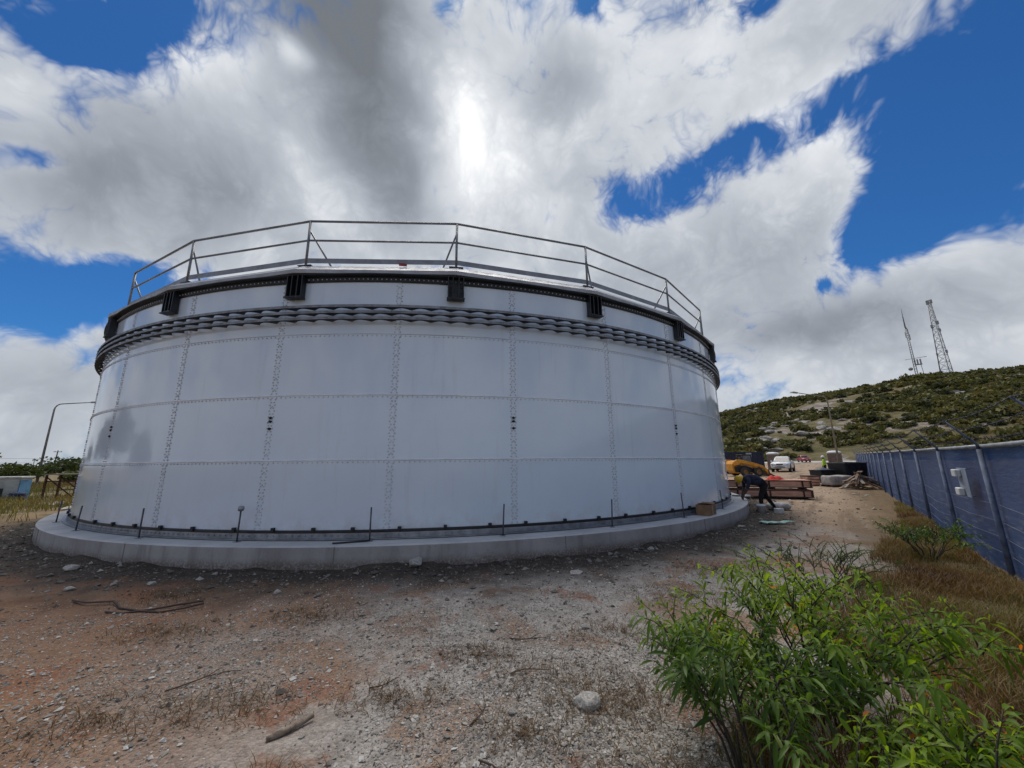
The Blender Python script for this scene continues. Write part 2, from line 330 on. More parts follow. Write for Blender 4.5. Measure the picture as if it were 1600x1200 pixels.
# hill on the right
HAZ = [8, 18, 29.4, 34.6, 41, 47.9, 50.9, 54.7, 65, 80, 100, 120, 138]; HEL = [0, 3.4, 6.35, 7.15, 7.7, 8.55, 8.25, 8.2, 8.6, 8.2, 6, 3, 0]
def hill_z(x, y):
    r = np.hypot(x, y); az = np.degrees(np.arctan2(x, y)); el = np.interp(az, HAZ, HEL)
    zr = 240*np.tan(np.radians(el))
    t = (r-108)/132
    p = np.where(t < 1, np.clip(t, -.1, 1)**1 * (1.25-.25*np.clip(t, 0, 1)), 1-.35*(t-1)**2)
    z = .6 + zr*p + np.clip(t*4, 0, 1)*(1.6*fbm(x*.03, y*.03, 4) + .5*fbm(x*.15, y*.15, 3))*np.clip(el/3, 0, 1)
    return np.where(r < 108, .6 - (108-r)*.5, z)
def hill_mat():
    m = bpy.data.materials.new('hill_soil'); m.use_nodes = True; k = NT(m.node_tree)
    pos = k.n('ShaderNodeNewGeometry').outputs['Position']
    a = k.noise(pos, .035, 6, .65, .6); b_ = k.noise(pos, .25, 6, .7); c = k.noise(pos, .012, 3, .5)
    col = k.mix(k.remap(b_, .35, .65), (.085, .082, .035, 1), (.17, .14, .075, 1))
    col = k.mix(k.remap(a, .49, .57), col, k.mix(k.remap(b_, .4, .6), (.36, .32, .29, 1), (.20, .165, .14, 1)))
    col = k.mix(k.math('MULTIPLY', k.remap(c, .5, .62), .5), col, (.16, .085, .05, 1))
    b = k.n('ShaderNodeBsdfPrincipled', i_Base_Color=col, i_Roughness=.95); b.inputs['Specular IOR Level'].default_value = .1
    bp = k.n('ShaderNodeBump', i_Strength=.9, i_Distance=.8, i_Height=b_); k.put(b.inputs['Normal'], bp.outputs[0])
    k.n('ShaderNodeOutputMaterial', i_Surface=b.outputs[0]); return m
_rr = np.linspace(100, 330, 150); _aa = np.radians(np.linspace(9, 137, 420)); _RR, _AA = np.meshgrid(_rr, _aa, indexing='ij'); _X, _Y = _RR*np.sin(_AA), _RR*np.cos(_AA)
tag(link_mesh('hill', grid_mesh('hill', _X, _Y, hill_z(_X, _Y), hill_mat())), 'scrub covered rocky hillside rising behind the yard', kind='structure')

# far road behind the yard
def strip(p0, p1, w, n, zo):
    p0, p1 = np.array(p0), np.array(p1); d = (p1-p0)/np.linalg.norm(p1-p0); nn = np.array([-d[1], d[0]])
    t = np.linspace(0, 1, n)[:, None]; u = np.linspace(-w/2, w/2, 5)[None, :]
    X = p0[0]+(p1-p0)[0]*t+nn[0]*u; Y = p0[1]+(p1-p0)[1]*t+nn[1]*u
    return X, Y, gz_np(X, Y)+zo
_X, _Y, _Z = strip((25, 92), (110, 70), 11, 60, .05)
tag(link_mesh('road', grid_mesh('road', _X[::-1], _Y[::-1], _Z[::-1], mat('pale_road', (.46, .44, .41), .9, var=.1, vscale=.3))), 'pale gravel road crossing behind the yard', kind='structure')

# ---------------------------------------------------------------- concrete foundation
def tp(phi, r, z): a = phi + TAZ + math.pi; return Vector((r*math.sin(a), r*math.cos(a), z))
CONC = mat('concrete', (.60, .585, .56), .85, var=.14, vscale=1.6, bump=.25, bscale=9, bdist=.01, col2=(.46, .45, .435), detail=9)
def formed_face():
    m = bpy.data.materials.new('concrete_formed_face'); m.use_nodes = True; k = NT(m.node_tree)
    pos = k.n('ShaderNodeTexCoord').outputs['Object']; z = k.n('ShaderNodeSeparateXYZ', i_0=pos).outputs[2]
    n1 = k.noise(pos, .9, 8, .65); run = k.noise(k.n('ShaderNodeMapping', i_Vector=pos, i_Scale=(1, 1, .12)).outputs[0], 3.2, 7, .65); pore = k.noise(pos, 28, 4, .6)
    col = k.mix(k.remap(n1, .3, .7), (.44, .415, .395, 1), (.31, .288, .272, 1))
    col = k.mix(k.remap(run, .48, .66, 0, .55), col, (.21, .192, .18, 1))
    col = k.mix(k.remap(pore, .62, .72, 0, .6), col, (.16, .145, .135, 1))
    col = k.mix(k.math('MULTIPLY', k.remap(k.math('ADD', z, k.math('MULTIPLY', n1, -.16)), -.06, .12, .85, 0), k.remap(pore, .25, .6)), col, (.13, .092, .062, 1))
    b = k.n('ShaderNodeBsdfPrincipled', i_Base_Color=col, i_Roughness=.88)
    bp = k.n('ShaderNodeBump', i_Strength=.5, i_Distance=.012, i_Height=k.math('ADD', n1, k.math('MULTIPLY', pore, .35))); k.put(b.inputs['Normal'], bp.outputs[0])
    k.n('ShaderNodeOutputMaterial', i_Surface=b.outputs[0]); return m
CONC_SIDE = formed_face()
m = MB(); n = 240; prof = [(11.2, .362), (SR-.03, .357), (SR, .335), (SR+.005, -.5)]
vs = []; 
for r_, z in prof:
    for j in range(n): a = 2*math.pi*j/n; vs.append((r_*math.sin(a), r_*math.cos(a), z))
for i in range(3): m.add(vs[i*n:(i+2)*n], [(j, (j+1)%n, n+(j+1)%n, n+j) for j in range(n)], True, 0 if i < 2 else 1)
fnd = m.build('concrete_foundation', [CONC, CONC_SIDE], None, (TX, TY, 0))
bpy.context.view_layer.update()
for i in range(8):                                  # shutter joints in the cast face, darker than the concrete
    ph = -1.1 + i*.31; MB().box(tp(ph, SR+.003, .14), (.008, .007, .40), (0, 0, -ph-TAZ)).build('form_joint', mat('joint_grey', (.22, .205, .19), .9), fnd)
tag(fnd, 'round grey concrete slab carrying the big white tank', 'foundation')

# ---------------------------------------------------------------- bolted tank
tank = empty('water_tank', (TX, TY, 0), 0, 'large round white bolted steel tank with railed roof', 'tank')
def tank_paint():
    m = bpy.data.materials.new('glass_fused_white'); m.use_nodes = True; k = NT(m.node_tree)
    tc = k.n('ShaderNodeTexCoord').outputs['Object']; rnd = k.n('ShaderNodeObjectInfo').outputs['Random']
    n1 = k.noise(tc, .8, 4, .5); n2 = k.noise(tc, 6, 5, .6)
    col = k.mix(k.remap(n1, .3, .7), (.715, .815, .90, 1), (.675, .775, .865, 1))
    col = k.mix(k.remap(n2, .45, .8, 0, .25), col, (.63, .71, .785, 1))
    col = k.mix(k.math('MULTIPLY', rnd, .22), col, (.60, .67, .74, 1))
    wp = k.n('ShaderNodeNewGeometry').outputs['Position']; run = k.noise(k.n('ShaderNodeMapping', i_Vector=wp, i_Scale=(5, 5, .35)).outputs[0], 1.5, 6, .65)
    hz = k.n('ShaderNodeSeparateXYZ', i_0=wp).outputs[2]
    col = k.mix(k.remap(run, .55, .75, 0, .20), col, (.50, .49, .47, 1))
    col = k.mix(k.math('MULTIPLY', k.remap(hz, .5, .95, .30, 0), k.remap(k.noise(wp, 3, 6, .7), .4, .65)), col, (.46, .40, .34, 1))
    b = k.n('ShaderNodeBsdfPrincipled', i_Base_Color=col); b.inputs['IOR'].default_value = 1.5
    k.put(b.inputs['Roughness'], k.remap(n2, .3, .7, .07, .12)); b.inputs['Specular IOR Level'].default_value = .6
    bp = k.n('ShaderNodeBump', i_Strength=.012, i_Distance=.02, i_Height=k.noise(tc, 1.1, 2, .4)); k.put(b.inputs['Normal'], bp.outputs[0])
    k.n('ShaderNodeOutputMaterial', i_Surface=b.outputs[0]); return m
PAINT = tank_paint()
CAP = mat('bolt_cap_grey', (.60, .60, .60), .45, var=.1); CAPL = mat('lip_highlight_white', (.80, .81, .83), .5, var=.06)
BLACK = mat('black_coated_steel', (.012, .014, .018), .45, var=.2, bump=.1); GALV = mat('galvanised_steel', (.33, .345, .37), .42, metal=.75, var=.14, vscale=7, detail=8)
GALVD = mat('dull_galvanised_girder', (.24, .25, .265), .5, metal=.2, var=.2, vscale=6); ALU = mat('mill_aluminium', (.42, .43, .45), .55, metal=.6, var=.08, vscale=3)
RUBBER = mat('black_sealant', (.008, .008, .009), .5, var=.1)
DP = 2*math.pi/33; PH0 = .6561; ZB = .492; DZ = 1.22
PANEL_TOP = [ZB+DZ, ZB+2*DZ, ZB+3*DZ, 5.36]
ring_r = [TR+.018, TR+.012, TR+.006, TR]
for kx in range(4):
    for odd in (0, 1):
        z0 = ZB + kx*DZ - (.03 if kx else 0); z1 = PANEL_TOP[kx] + .01; rr = ring_r[kx] - odd*.004; hw = DP/2 + .03/TR
        m = MB(); N = 10; outer = []; inner = []
        for z, ins in ((z0, .0035), (z0+.004, 0), (z1-.004, 0), (z1, .0035)):
            outer.append([tp(-hw + 2*hw*i/N, rr-ins, z) for i in range(N+1)])
        for z in (z0, z1): inner.append([tp(-hw + 2*hw*i/N, rr-.012, z) for i in range(N+1)])
        rows = [inner[0]] + outer + [inner[1]]; W = N+1
        for a in range(5): m.add(rows[a] + rows[a+1], [(i, i+1, W+i+1, W+i) for i in range(N)], True)
        m.add([rows[a][0] for a in range(6)], [(0,1,2,3,4,5)]); m.add([rows[a][-1] for a in range(6)], [(5,4,3,2,1,0)])
        me = m.mesh('wall_panel', PAINT)
        for q in range(33):
            if q % 2 == odd: link_mesh('wall_panel', me, tank, None, (0, 0, -(PH0 - DP/2 - q*DP)))
# bolts along the seams
def bolts(sites, r, h, n=6):
    m = MB()
    for ph, rad, z in sites:
        o = tp(ph, rad, z); nrm = tp(ph, 1, 0).normalized(); t = Vector((0, 0, 1)).cross(nrm).normalized(); up = nrm.cross(t)
        vs = []
        for rs, hh in ((1, 0), (.92, h*.6), (.5, h)):
            for j in range(n): a = 2*math.pi*j/n; vs.append(o + (t*math.cos(a) + up*math.sin(a))*r*rs + nrm*hh)
        fs = [(i*n+j, i*n+(j+1)%n, i*n+n+(j+1)%n, i*n+n+j) for i in range(2) for j in range(n)] + [tuple(range(2*n, 3*n))]
        m.add(vs, fs, False)
    return m
sites = []
for kx in range(4):
    z0, z1 = ZB + kx*DZ + .06, PANEL_TOP[kx] - .05; rows = int((z1-z0)/.054)
    for q in range(33):
        ph = PH0 - q*DP
        if abs((ph+math.pi) % (2*math.pi) - math.pi) > 1.75: continue
        for i in range(rows+1):
            z = z0 + (z1-z0)*i/rows; rad = ring_r[kx]
            w = .052 if i % 2 == 0 else .030
            sites += [(ph - w/TR, rad-.001, z), (ph + w/TR, rad-.001, z)]
            if i % 4 == 1: sites.append((ph, rad-.001, z+.027))
tag(bolts(sites, .0155, .016).build('seam_bolt_rows', CAP, tank), kind='stuff')
sites = []
for kx in (1, 2, 3):
    for i in range(33*25):
        ph = i*2*math.pi/825 + .003
        if abs((ph+math.pi) % (2*math.pi) - math.pi) < 1.75: sites.append((ph, ring_r[kx-1], ZB + kx*DZ - .022))
tag(bolts(sites, .014, .014).build('ring_bolt_rows', CAP, tank), kind='stuff')
for kx in (1, 2, 3):
    MB().tube([tp(2*math.pi*i/264, ring_r[kx-1]-.002, ZB + kx*DZ + .016) for i in range(264)], .014 if kx < 3 else .006, 6, closed=True).build('seam_bead', CAPL if kx < 3 else CAP, tank)  # lower two beads coloured white to paint the sky highlight on the panel lip
for q in (0, 2, 4, 6):                       # black plugs on every second seam
    for dz in (.815, .745, .61):
        m = bolts([(PH0 - q*DP, ring_r[1]-.001, ZB + DZ + dz)], .026, .035, 8); m.box(tp(PH0 - q*DP, ring_r[1]+.006, ZB+DZ+dz), (.075, .014, .018), (0, 0, -(PH0-q*DP)-TAZ)); m.build('black_plug', BLACK, tank)
# base: galvanised angle, black sealant and clips
def band(m, prof, n=264, mi=0, a0=0, a1=2*math.pi, smooth=True):
    closed = abs(a1-a0-2*math.pi) < 1e-6; k = len(prof); cnt = n if closed else n+1
    vs = [tp(a0 + (a1-a0)*i/n, r_, z) for i in range(cnt) for r_, z in prof]
    fs = [(i*k+j, i*k+j+1, ((i+1) % cnt)*k+j+1, ((i+1) % cnt)*k+j) for i in range(n) for j in range(k-1)]
    return m.add(vs, fs, smooth, mi)
band(MB(), [(TR-.02, .372), (TR+.13, .372), (TR+.13, .384), (TR+.042, .384), (TR+.042, .478), (TR+.02, .478)], smooth=False).build('base_angle', GALV, tank)
band(MB(), [(TR, .470), (TR+.044, .470), (TR+.050, .480), (TR+.046, .512), (TR+.015, .520)], smooth=False).build('sealant_line', RUBBER, tank)
tag(bolts([(i*2*math.pi/660, TR+.042, .43) for i in range(660) if not 115 < i*360/660 < 245], .014, .018).build('base_bolt_row', GALV, tank), kind='stuff')
m0 = MB(); m0.box(tp(0, TR+.05, .53), (.06, .05, .07), (0, 0, -TAZ), ch=.004); me = m0.mesh('clip', BLACK)
for i in range(-23, 24):
    if random.random() < .92: link_mesh('clip', me, tank, None, (0, 0, -(i*.0632 + .0 + random.uniform(-.006, .006))))
# wind girder: three scalloped angles
NS = 33*6
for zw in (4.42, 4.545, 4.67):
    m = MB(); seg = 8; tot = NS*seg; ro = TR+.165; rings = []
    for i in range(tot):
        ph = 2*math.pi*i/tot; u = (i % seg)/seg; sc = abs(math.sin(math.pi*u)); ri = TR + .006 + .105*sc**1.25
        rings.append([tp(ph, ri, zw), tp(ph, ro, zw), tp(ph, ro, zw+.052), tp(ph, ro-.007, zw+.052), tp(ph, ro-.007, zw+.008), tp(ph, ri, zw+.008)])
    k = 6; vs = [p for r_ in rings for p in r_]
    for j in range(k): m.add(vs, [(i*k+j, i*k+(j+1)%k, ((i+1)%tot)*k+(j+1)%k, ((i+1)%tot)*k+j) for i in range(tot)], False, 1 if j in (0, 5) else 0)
    g = m.build('wind_girder', [GALVD, mat('dark_web_face', (.022, .024, .028), .6, metal=.2, var=.2)], tank)  # web underside and inner edge take a near-black second colour
    bs = bolts([(2*math.pi*i/NS, ro, zw+.023) for i in range(NS) if not 110 < i*360/NS < 250], .012, .012)
    tag(bs.build('girder_bolt', GALV, g), kind='stuff')
# rim, brackets, roof
band(MB(), [(TR-.02, 5.27), (TR+.022, 5.27), (TR+.03, 5.285), (TR+.03, 5.37), (TR+.13, 5.395), (TR+.13, 5.41), (TR-.1, 5.43)], smooth=False).build('rim_angle', BLACK, tank)
tag(bolts([(i*2*math.pi/825, TR+.03, 5.325) for i in range(825) if not 110 < i*360/825 < 250], .013, .012).build('rim_bolt_row', CAP, tank), kind='stuff')
DB = 2*math.pi/24; B0 = -.0075
m = MB(); Rm = Euler((0, 0, -TAZ)).to_matrix()
def lb(mm, x, d, z, sx, sy, sz, **kw):        # box given sideways, outwards and up at phi = 0
    a = TAZ + math.pi; t = Vector((-math.cos(a), math.sin(a), 0)); nn = Vector((math.sin(a), math.cos(a), 0))
    mm.box(t*x + nn*(TR+d) + Vector((0, 0, z)), (sx, sy, sz), Rm, **kw)
lb(m, 0, .03, 5.15, .33, .02, .47); lb(m, 0, .10, 4.915, .36, .16, .02)
for x in (-.155, -.06, .06, .155): lb(m, x, .095, 5.16, .018, .11, .46)
for z in (5.0, 5.1, 5.2, 5.3):
    for x in (-.11, .11): lb(m, x, .047, z, .025, .018, .025)
me_br = m.mesh('roof_bracket', BLACK)
for q in range(24): link_mesh('roof_bracket', me_br, tank, None, (0, 0, -(B0 + q*DB)))
m = MB(); prof = [(12.30, 5.425), (12.36, 5.425), (12.37, 5.50), (12.10, 5.715), (12.0, 5.735), (8, 6.05), (3, 6.3), (.15, 6.38)]
vs = [tp(e*DB/2*.9995, r_*(1 if True else 1), z) for e in (-1, 1) for r_, z in prof]; k = len(prof)
m.add(vs, [(i, i+1, k+i+1, k+i) for i in range(k-1)])
me_rf = m.mesh('roof_panel', ALU)
for q in range(24): link_mesh('roof_panel', me_rf, tank, None, (0, 0, -(B0 + (q+.5)*DB)))
# guard rail on the roof edge
GR = 12.05; ZT = 6.8; RAILM = mat('rail_steel', (.25, .255, .265), .45, metal=.7, var=.12)
mp = MB(); mp.tube([tp(0, GR, 5.73), tp(0, GR, ZT)], .026, 8); mp.box(tp(0, GR, 5.735), (.30, .12, .014), Rm); me_p = mp.mesh('rail_post', RAILM)
for q in range(24): link_mesh('rail_post', me_p, tank, None, (0, 0, -(B0 + q*DB)))
def chord(z, r_, nm, mt, flat=None):
    m = MB(); a, b = tp(-DB/2, GR, z), tp(DB/2, GR, z)
    if flat: m.box((a+b)/2, ((b-a).length-.03, .012, flat), Rm)
    else: m.tube([a, b], r_, 8)
    me = m.mesh(nm, mt)
    for q in range(24): link_mesh(nm, me, tank, None, (0, 0, -(B0 + (q+.5)*DB)))
chord(ZT, .025, 'top_rail', RAILM); chord(6.34, .022, 'mid_rail', RAILM); chord(5.865, 0, 'toe_board', mat('toe_board_grey', (.27, .28, .30), .5, metal=.5, var=.1), .11)
shift = {3: .15, 2: -.05, 1: .45, 0: -.33, -1: .42, -2: -.35, -3: -.3}     # sideways reach of each brace foot
for q in range(-11, 13):
    ph = B0 + q*DB; dx = shift.get(q, .3 if q % 2 else -.3); foot = tp(ph + (-dx)/GR, GR-.32, 5.76); top = tp(ph, GR-.02, ZT-.22)
    m = MB(); m.tube([top, foot], .02, 8); m.build('rail_brace', RAILM, tank)
m = MB(); m.box(tp(.085, GR-.03, 5.765), (.16, .06, .035), (0, 0, .2)); m.build('red_clamp', mat('red_paint', (.35, .02, .015), .5), tank)
# ground rods standing on the slab round the tank foot
for q, ph in enumerate((.66, .845, .4665, .2903, .1031, -.0829, -.2701, -.4554, -.64)):
    h = (.5, .52, .53, .56, .56, .55, .54, .56, .5)[q]; tilt = random.uniform(-.03, .03)
    b = tp(ph, TR+.22, .357) + Vector((TX, TY, 0)); lab = ('steel rod on the slab third from the tank’s left edge', 'steel rod at the far left edge of the slab', 'steel rod beside the leftmost wide panel foot', 'steel rod with round cap standing on the slab', 'steel rod with a dark bar lying at its foot', 'upright steel rod right of the slab’s middle', 'steel rod left of the cardboard box', 'steel rod just behind the cardboard box', 'short steel rod at the tank’s right edge')[q]
    e = empty('ground_rod', b, 0, lab, 'rod', 'steel rods around the tank foot')
    MB().tube([(0, 0, -.02), (tilt*.5, 0, h/2), (tilt, .01, h)], .0135, 8).build('rod', mat('rod_steel', (.10, .10, .11), .5, metal=.6), e)
    MB().box((0, 0, .006), (.09, .09, .012)).build('foot_plate', GALV, e)
    if ph == .2903: MB().lathe([(.02, h-.05), (.042, h-.045), (.05, h-.01), (.045, h+.03), (.02, h+.04)], 12).build('cap', GALV, e)
b = tp(.125, TR+.33, .375) + Vector((TX, TY, 0))
tag(MB().tube([(-.26, -.12, 0), (0, 0, .0), (.26, .12, .0)], .014, 8).build('loose_bar', BLACK, None, b, (0, 0, -.1)), 'short dark bar lying flat on the concrete slab', 'bar')
# ---------------------------------------------------------------- chain fence with blue screen
FA = Vector((6.95, 5.67)); FD = Vector((.6456, .7637)); FN = Vector((-FD.y, FD.x))      # FN points to the yard
def fp(s, off=0, z=0):
    p = FA + FD*s + FN*off; return Vector((p.x, p.y, z))
def fz(s): return gz(*fp(s).xy)
def ftop(s): return 1.81 + .0085*max(s, 0) + (.0 if s < 10 else 0)
def screen_mat():
    m = bpy.data.materials.new('blue_screen_cloth'); m.use_nodes = True; k = NT(m.node_tree)
    pos = k.n('ShaderNodeNewGeometry').outputs['Position']
    st = k.n('ShaderNodeMapping', i_Vector=pos, i_Scale=(1.2, 1.2, 9)).outputs[0]
    n1 = k.noise(pos, .9, 5, .6); n2 = k.noise(st, 1.6, 6, .65); n3 = k.noise(pos, 120, 2, .5)
    col = k.mix(k.remap(n1, .3, .7), (.020, .064, .19, 1), (.036, .098, .25, 1))
    dust = k.math('MULTIPLY', k.remap(n2, .5, .72), k.remap(k.n('ShaderNodeSeparateXYZ', i_0=pos).outputs[2], .2, 1.4, .95, .22))
    col = k.mix(dust, col, (.20, .225, .285, 1))
    col = k.mix(k.remap(n3, .45, .7, 0, .4), col, (.012, .022, .07, 1))
    b = k.n('ShaderNodeBsdfPrincipled', i_Base_Color=col, i_Roughness=.7)
    tr = k.n('ShaderNodeBsdfTransparent'); tl = k.n('ShaderNodeBsdfTranslucent', i_Color=col)
    m1 = k.n('ShaderNodeMixShader', i_0=.3); k.put(m1.inputs[1], b.outputs[0]); k.put(m1.inputs[2], tl.outputs[0])
    m2 = k.n('ShaderNodeMixShader', i_0=.10); k.put(m2.inputs[1], m1.outputs[0]); k.put(m2.inputs[2], tr.outputs[0])
    bp = k.n('ShaderNodeBump', i_Strength=.5, i_Distance=.03, i_Height=k.noise(st, 2.2, 5, .6)); k.put(b.inputs['Normal'], bp.outputs[0])
    k.n('ShaderNodeOutputMaterial', i_Surface=m2.outputs[0]); return m
SCREEN = screen_mat(); POSTM = mat('fence_post_blue_grey', (.15, .185, .27), .6, var=.2, vscale=8); TOPR = mat('weathered_top_rail', (.34, .36, .40), .5, metal=.3, var=.15)
fence = empty('screened_fence', fp(0, 0, 0), 0, 'long chain link fence hung with blue screen cloth and barbed wire', 'fence')
F0 = fp(0)
posts = [-6.1 + 2.93*i for i in range(19)]
for i, s in enumerate(posts):
    z0 = fz(s); zt = ftop(s)
    MB().tube([fp(s, .05, z0-.1)-F0, fp(s, .05, zt-.04)-F0], .033, 10).build('post', POSTM, fence)
    m = MB(); m.tube([fp(s, .05, zt-.06)-F0, fp(s, .06, zt+.03)-F0, fp(s, .33, zt+.40)-F0], [.022, .020, .012], 8); m.build('barb_arm', mat('arm_steel', (.07, .085, .12), .5, metal=.4), fence)
    if i == len(posts)-1: break
    s2 = posts[i+1]; nx, nz_ = 16, 8; X = np.linspace(s, s2, nx+1); rows = []
    for j in range(nz_+1):
        for x in X:
            zb, zt2 = fz(x)-.02, ftop(x)-.03; u = j/nz_; e = math.sin(math.pi*(x-s)/(s2-s))
            z = zb + (zt2-zb)*u - .03*e*(1-u)*u*4
            off = -.01 + .05*e*float(vnoise(np.array([x*1.1]), np.array([u*2.5+i*3]))[0]) + .012*math.sin(x*9 + u*11)*(1-u)
            rows.append(fp(x, off, z) - F0)
    W = nx+1; m = MB(); m.add(rows, [(j*W+a, j*W+a+1, (j+1)*W+a+1, (j+1)*W+a) for j in range(nz_) for a in range(nx)], True); m.build('screen_panel', SCREEN, fence)
    MB().tube([fp(s, .02, zt)-F0, fp(s2, .02, ftop(s2))-F0], .028, 10).build('top_rail', TOPR, fence)
    if s < 12:
        for z in (.3, .52, .74, .98):
            MB().tube([fp(s, .012, fz(s)+z)-F0, fp((s+s2)/2, .045, fz(s)+z-.03)-F0, fp(s2, .012, fz(s2)+z)-F0], .0035, 5).build('tension_wire', mat('dull_wire', (.13, .15, .21), .6), fence)
BARB = mat('barbed_wire', (.05, .05, .055), .6, metal=.5)
for off, up in ((.13, .125), (.23, .265), (.325, .395)):
    m = MB(); pts = []
    for i, s in enumerate(posts[:-1]):
        for t in (0, .25, .5, .75):
            ss = s + t*2.93; pts.append(fp(ss, off, ftop(ss)+up - .05*math.sin(math.pi*t)) - F0)
    m.tube(pts, .006, 4)
    w = m.build('barbed_wire', BARB, fence)
    mb = MB(); s = posts[0]
    while s < 24:
        t = ((s-posts[0]) % 2.93)/2.93; c = fp(s, off, ftop(s)+up-.05*math.sin(math.pi*t)) - F0
        for _ in range(2):
            d = Vector((random.uniform(-1,1), random.uniform(-1,1), random.uniform(-1,1))).normalized()*.03; mb.tube([c-d, c+d], .004, 3, cap=False)
        s += .14
    tag(mb.build('barb', BARB, w), kind='stuff')
# switch plate on the fence
e = empty('switch_plate', fp(.9, .09, 0), math.atan2(FD.y, FD.x), 'grey plate with two white switch boxes hung on the blue fence', 'switch box')
m = MB(); m.box((0, .0, 1.255), (.62, .015, .46), ch=.004); m.build('plate', mat('plate_grey', (.24, .28, .36), .6), e)
for z in (1.40, 1.10): MB().box((.14, .045, z), (.26, .07, .12), ch=.01).build('switch_box', mat('white_plastic', (.62, .63, .62), .5, var=.06), e)
for z in (1.47, 1.03): MB().tube([(0, 0, z), (0, -.09, z)], .008, 6).build('hook', GALV, e)

# ---------------------------------------------------------------- people
def figure(name, joints, bones, mats, loc, rz, label, root, sub=2):
    """joints: name -> (co, radius); bones: (a, b, material index)"""
    names = list(joints); me = bpy.data.meshes.new(name)
    me.from_pydata([joints[n][0] for n in names], [(names.index(a), names.index(b)) for a, b, _ in bones], [])
    o = bpy.data.objects.new(name, me); COL.objects.link(o)
    sk = o.modifiers.new('skin', 'SKIN'); sk.use_smooth_shade = True
    ss = o.modifiers.new('sub', 'SUBSURF'); ss.levels = sub; ss.render_levels = sub
    if not me.skin_vertices: 
        bpy.context.view_layer.objects.active = o
    for i, n in enumerate(names):
        rd = joints[n][1]; me.skin_vertices[0].data[i].radius = rd if isinstance(rd, tuple) else (rd, rd)
        me.skin_vertices[0].data[i].use_root = (n == root)
    dg = bpy.context.evaluated_depsgraph_get(); dg.update(); m2 = bpy.data.meshes.new_from_object(o.evaluated_get(dg))
    bpy.data.objects.remove(o); m2.name = name
    m2.materials.clear()
    for m in mats: m2.materials.append(m)
    segs = [(Vector(joints[a][0]), Vector(joints[b][0]), k) for a, b, k in bones]
    for p in m2.polygons:
        c = p.center; best = 9; bk = 0
        for a, b, k in segs:
            d = b-a; t = max(0, min(1, (c-a).dot(d)/max(d.length_squared, 1e-9))); q = (c-a-d*t).length
            if q < best: best = q; bk = k
        p.material_index = bk; p.use_smooth = True
    o = link_mesh(name, m2, None, loc, (0, 0, rz)); return tag(o, label, 'person')
SKIN = mat('dark_skin', (.10, .055, .035), .55); NAVY = mat('navy_cotton', (.022, .028, .055), .9, var=.2, vscale=12, bump=.4, bscale=14, bdist=.02); PANT = mat('black_trousers', (.010, .010, .013), .9, var=.2, vscale=9, bump=.3, bscale=12, bdist=.02)
BOOT = mat('worn_boot', (.05, .04, .032), .8); YEL = mat('yellow_helmet', (.68, .40, .012), .35); HIV = mat('hi_vis_lime', (.46, .72, .03), .7, var=.08); WHITE = mat('white_plastic', (.62, .63, .62), .5, var=.06)
def hand_chain(J, B, wrist, side, pre, dirv, mi=0):
    w = Vector(J[wrist][0]); d = Vector(dirv).normalized(); sd = Vector((0, side, 0)); J[pre+'palm'] = (tuple(w + d*.07), (.04, .022)); B.append((wrist, pre+'palm', mi))
    for i, (o, l) in enumerate(((-.033, .065), (-.011, .08), (.011, .075), (.031, .055))):
        a = w + d*.10 + Vector((0, o, 0)); b = a + d*l*.55; c = b + (d + Vector((-.5, 0, 0))).normalized()*l*.5
        for nme, p, r_ in ((f'{pre}f{i}a', a, .011), (f'{pre}f{i}b', b, .010), (f'{pre}f{i}c', c, .008)): J[nme] = (tuple(p), r_)
        B += [(pre+'palm', f'{pre}f{i}a', mi), (f'{pre}f{i}a', f'{pre}f{i}b', mi), (f'{pre}f{i}b', f'{pre}f{i}c', mi)]
    a = w + d*.05 + sd*-.04; b = a + d*.05 + sd*-.025; J[pre+'ta'] = (tuple(a), .012); J[pre+'tb'] = (tuple(b), .010); B += [(pre+'palm', pre+'ta', mi), (pre+'ta', pre+'tb', mi)]
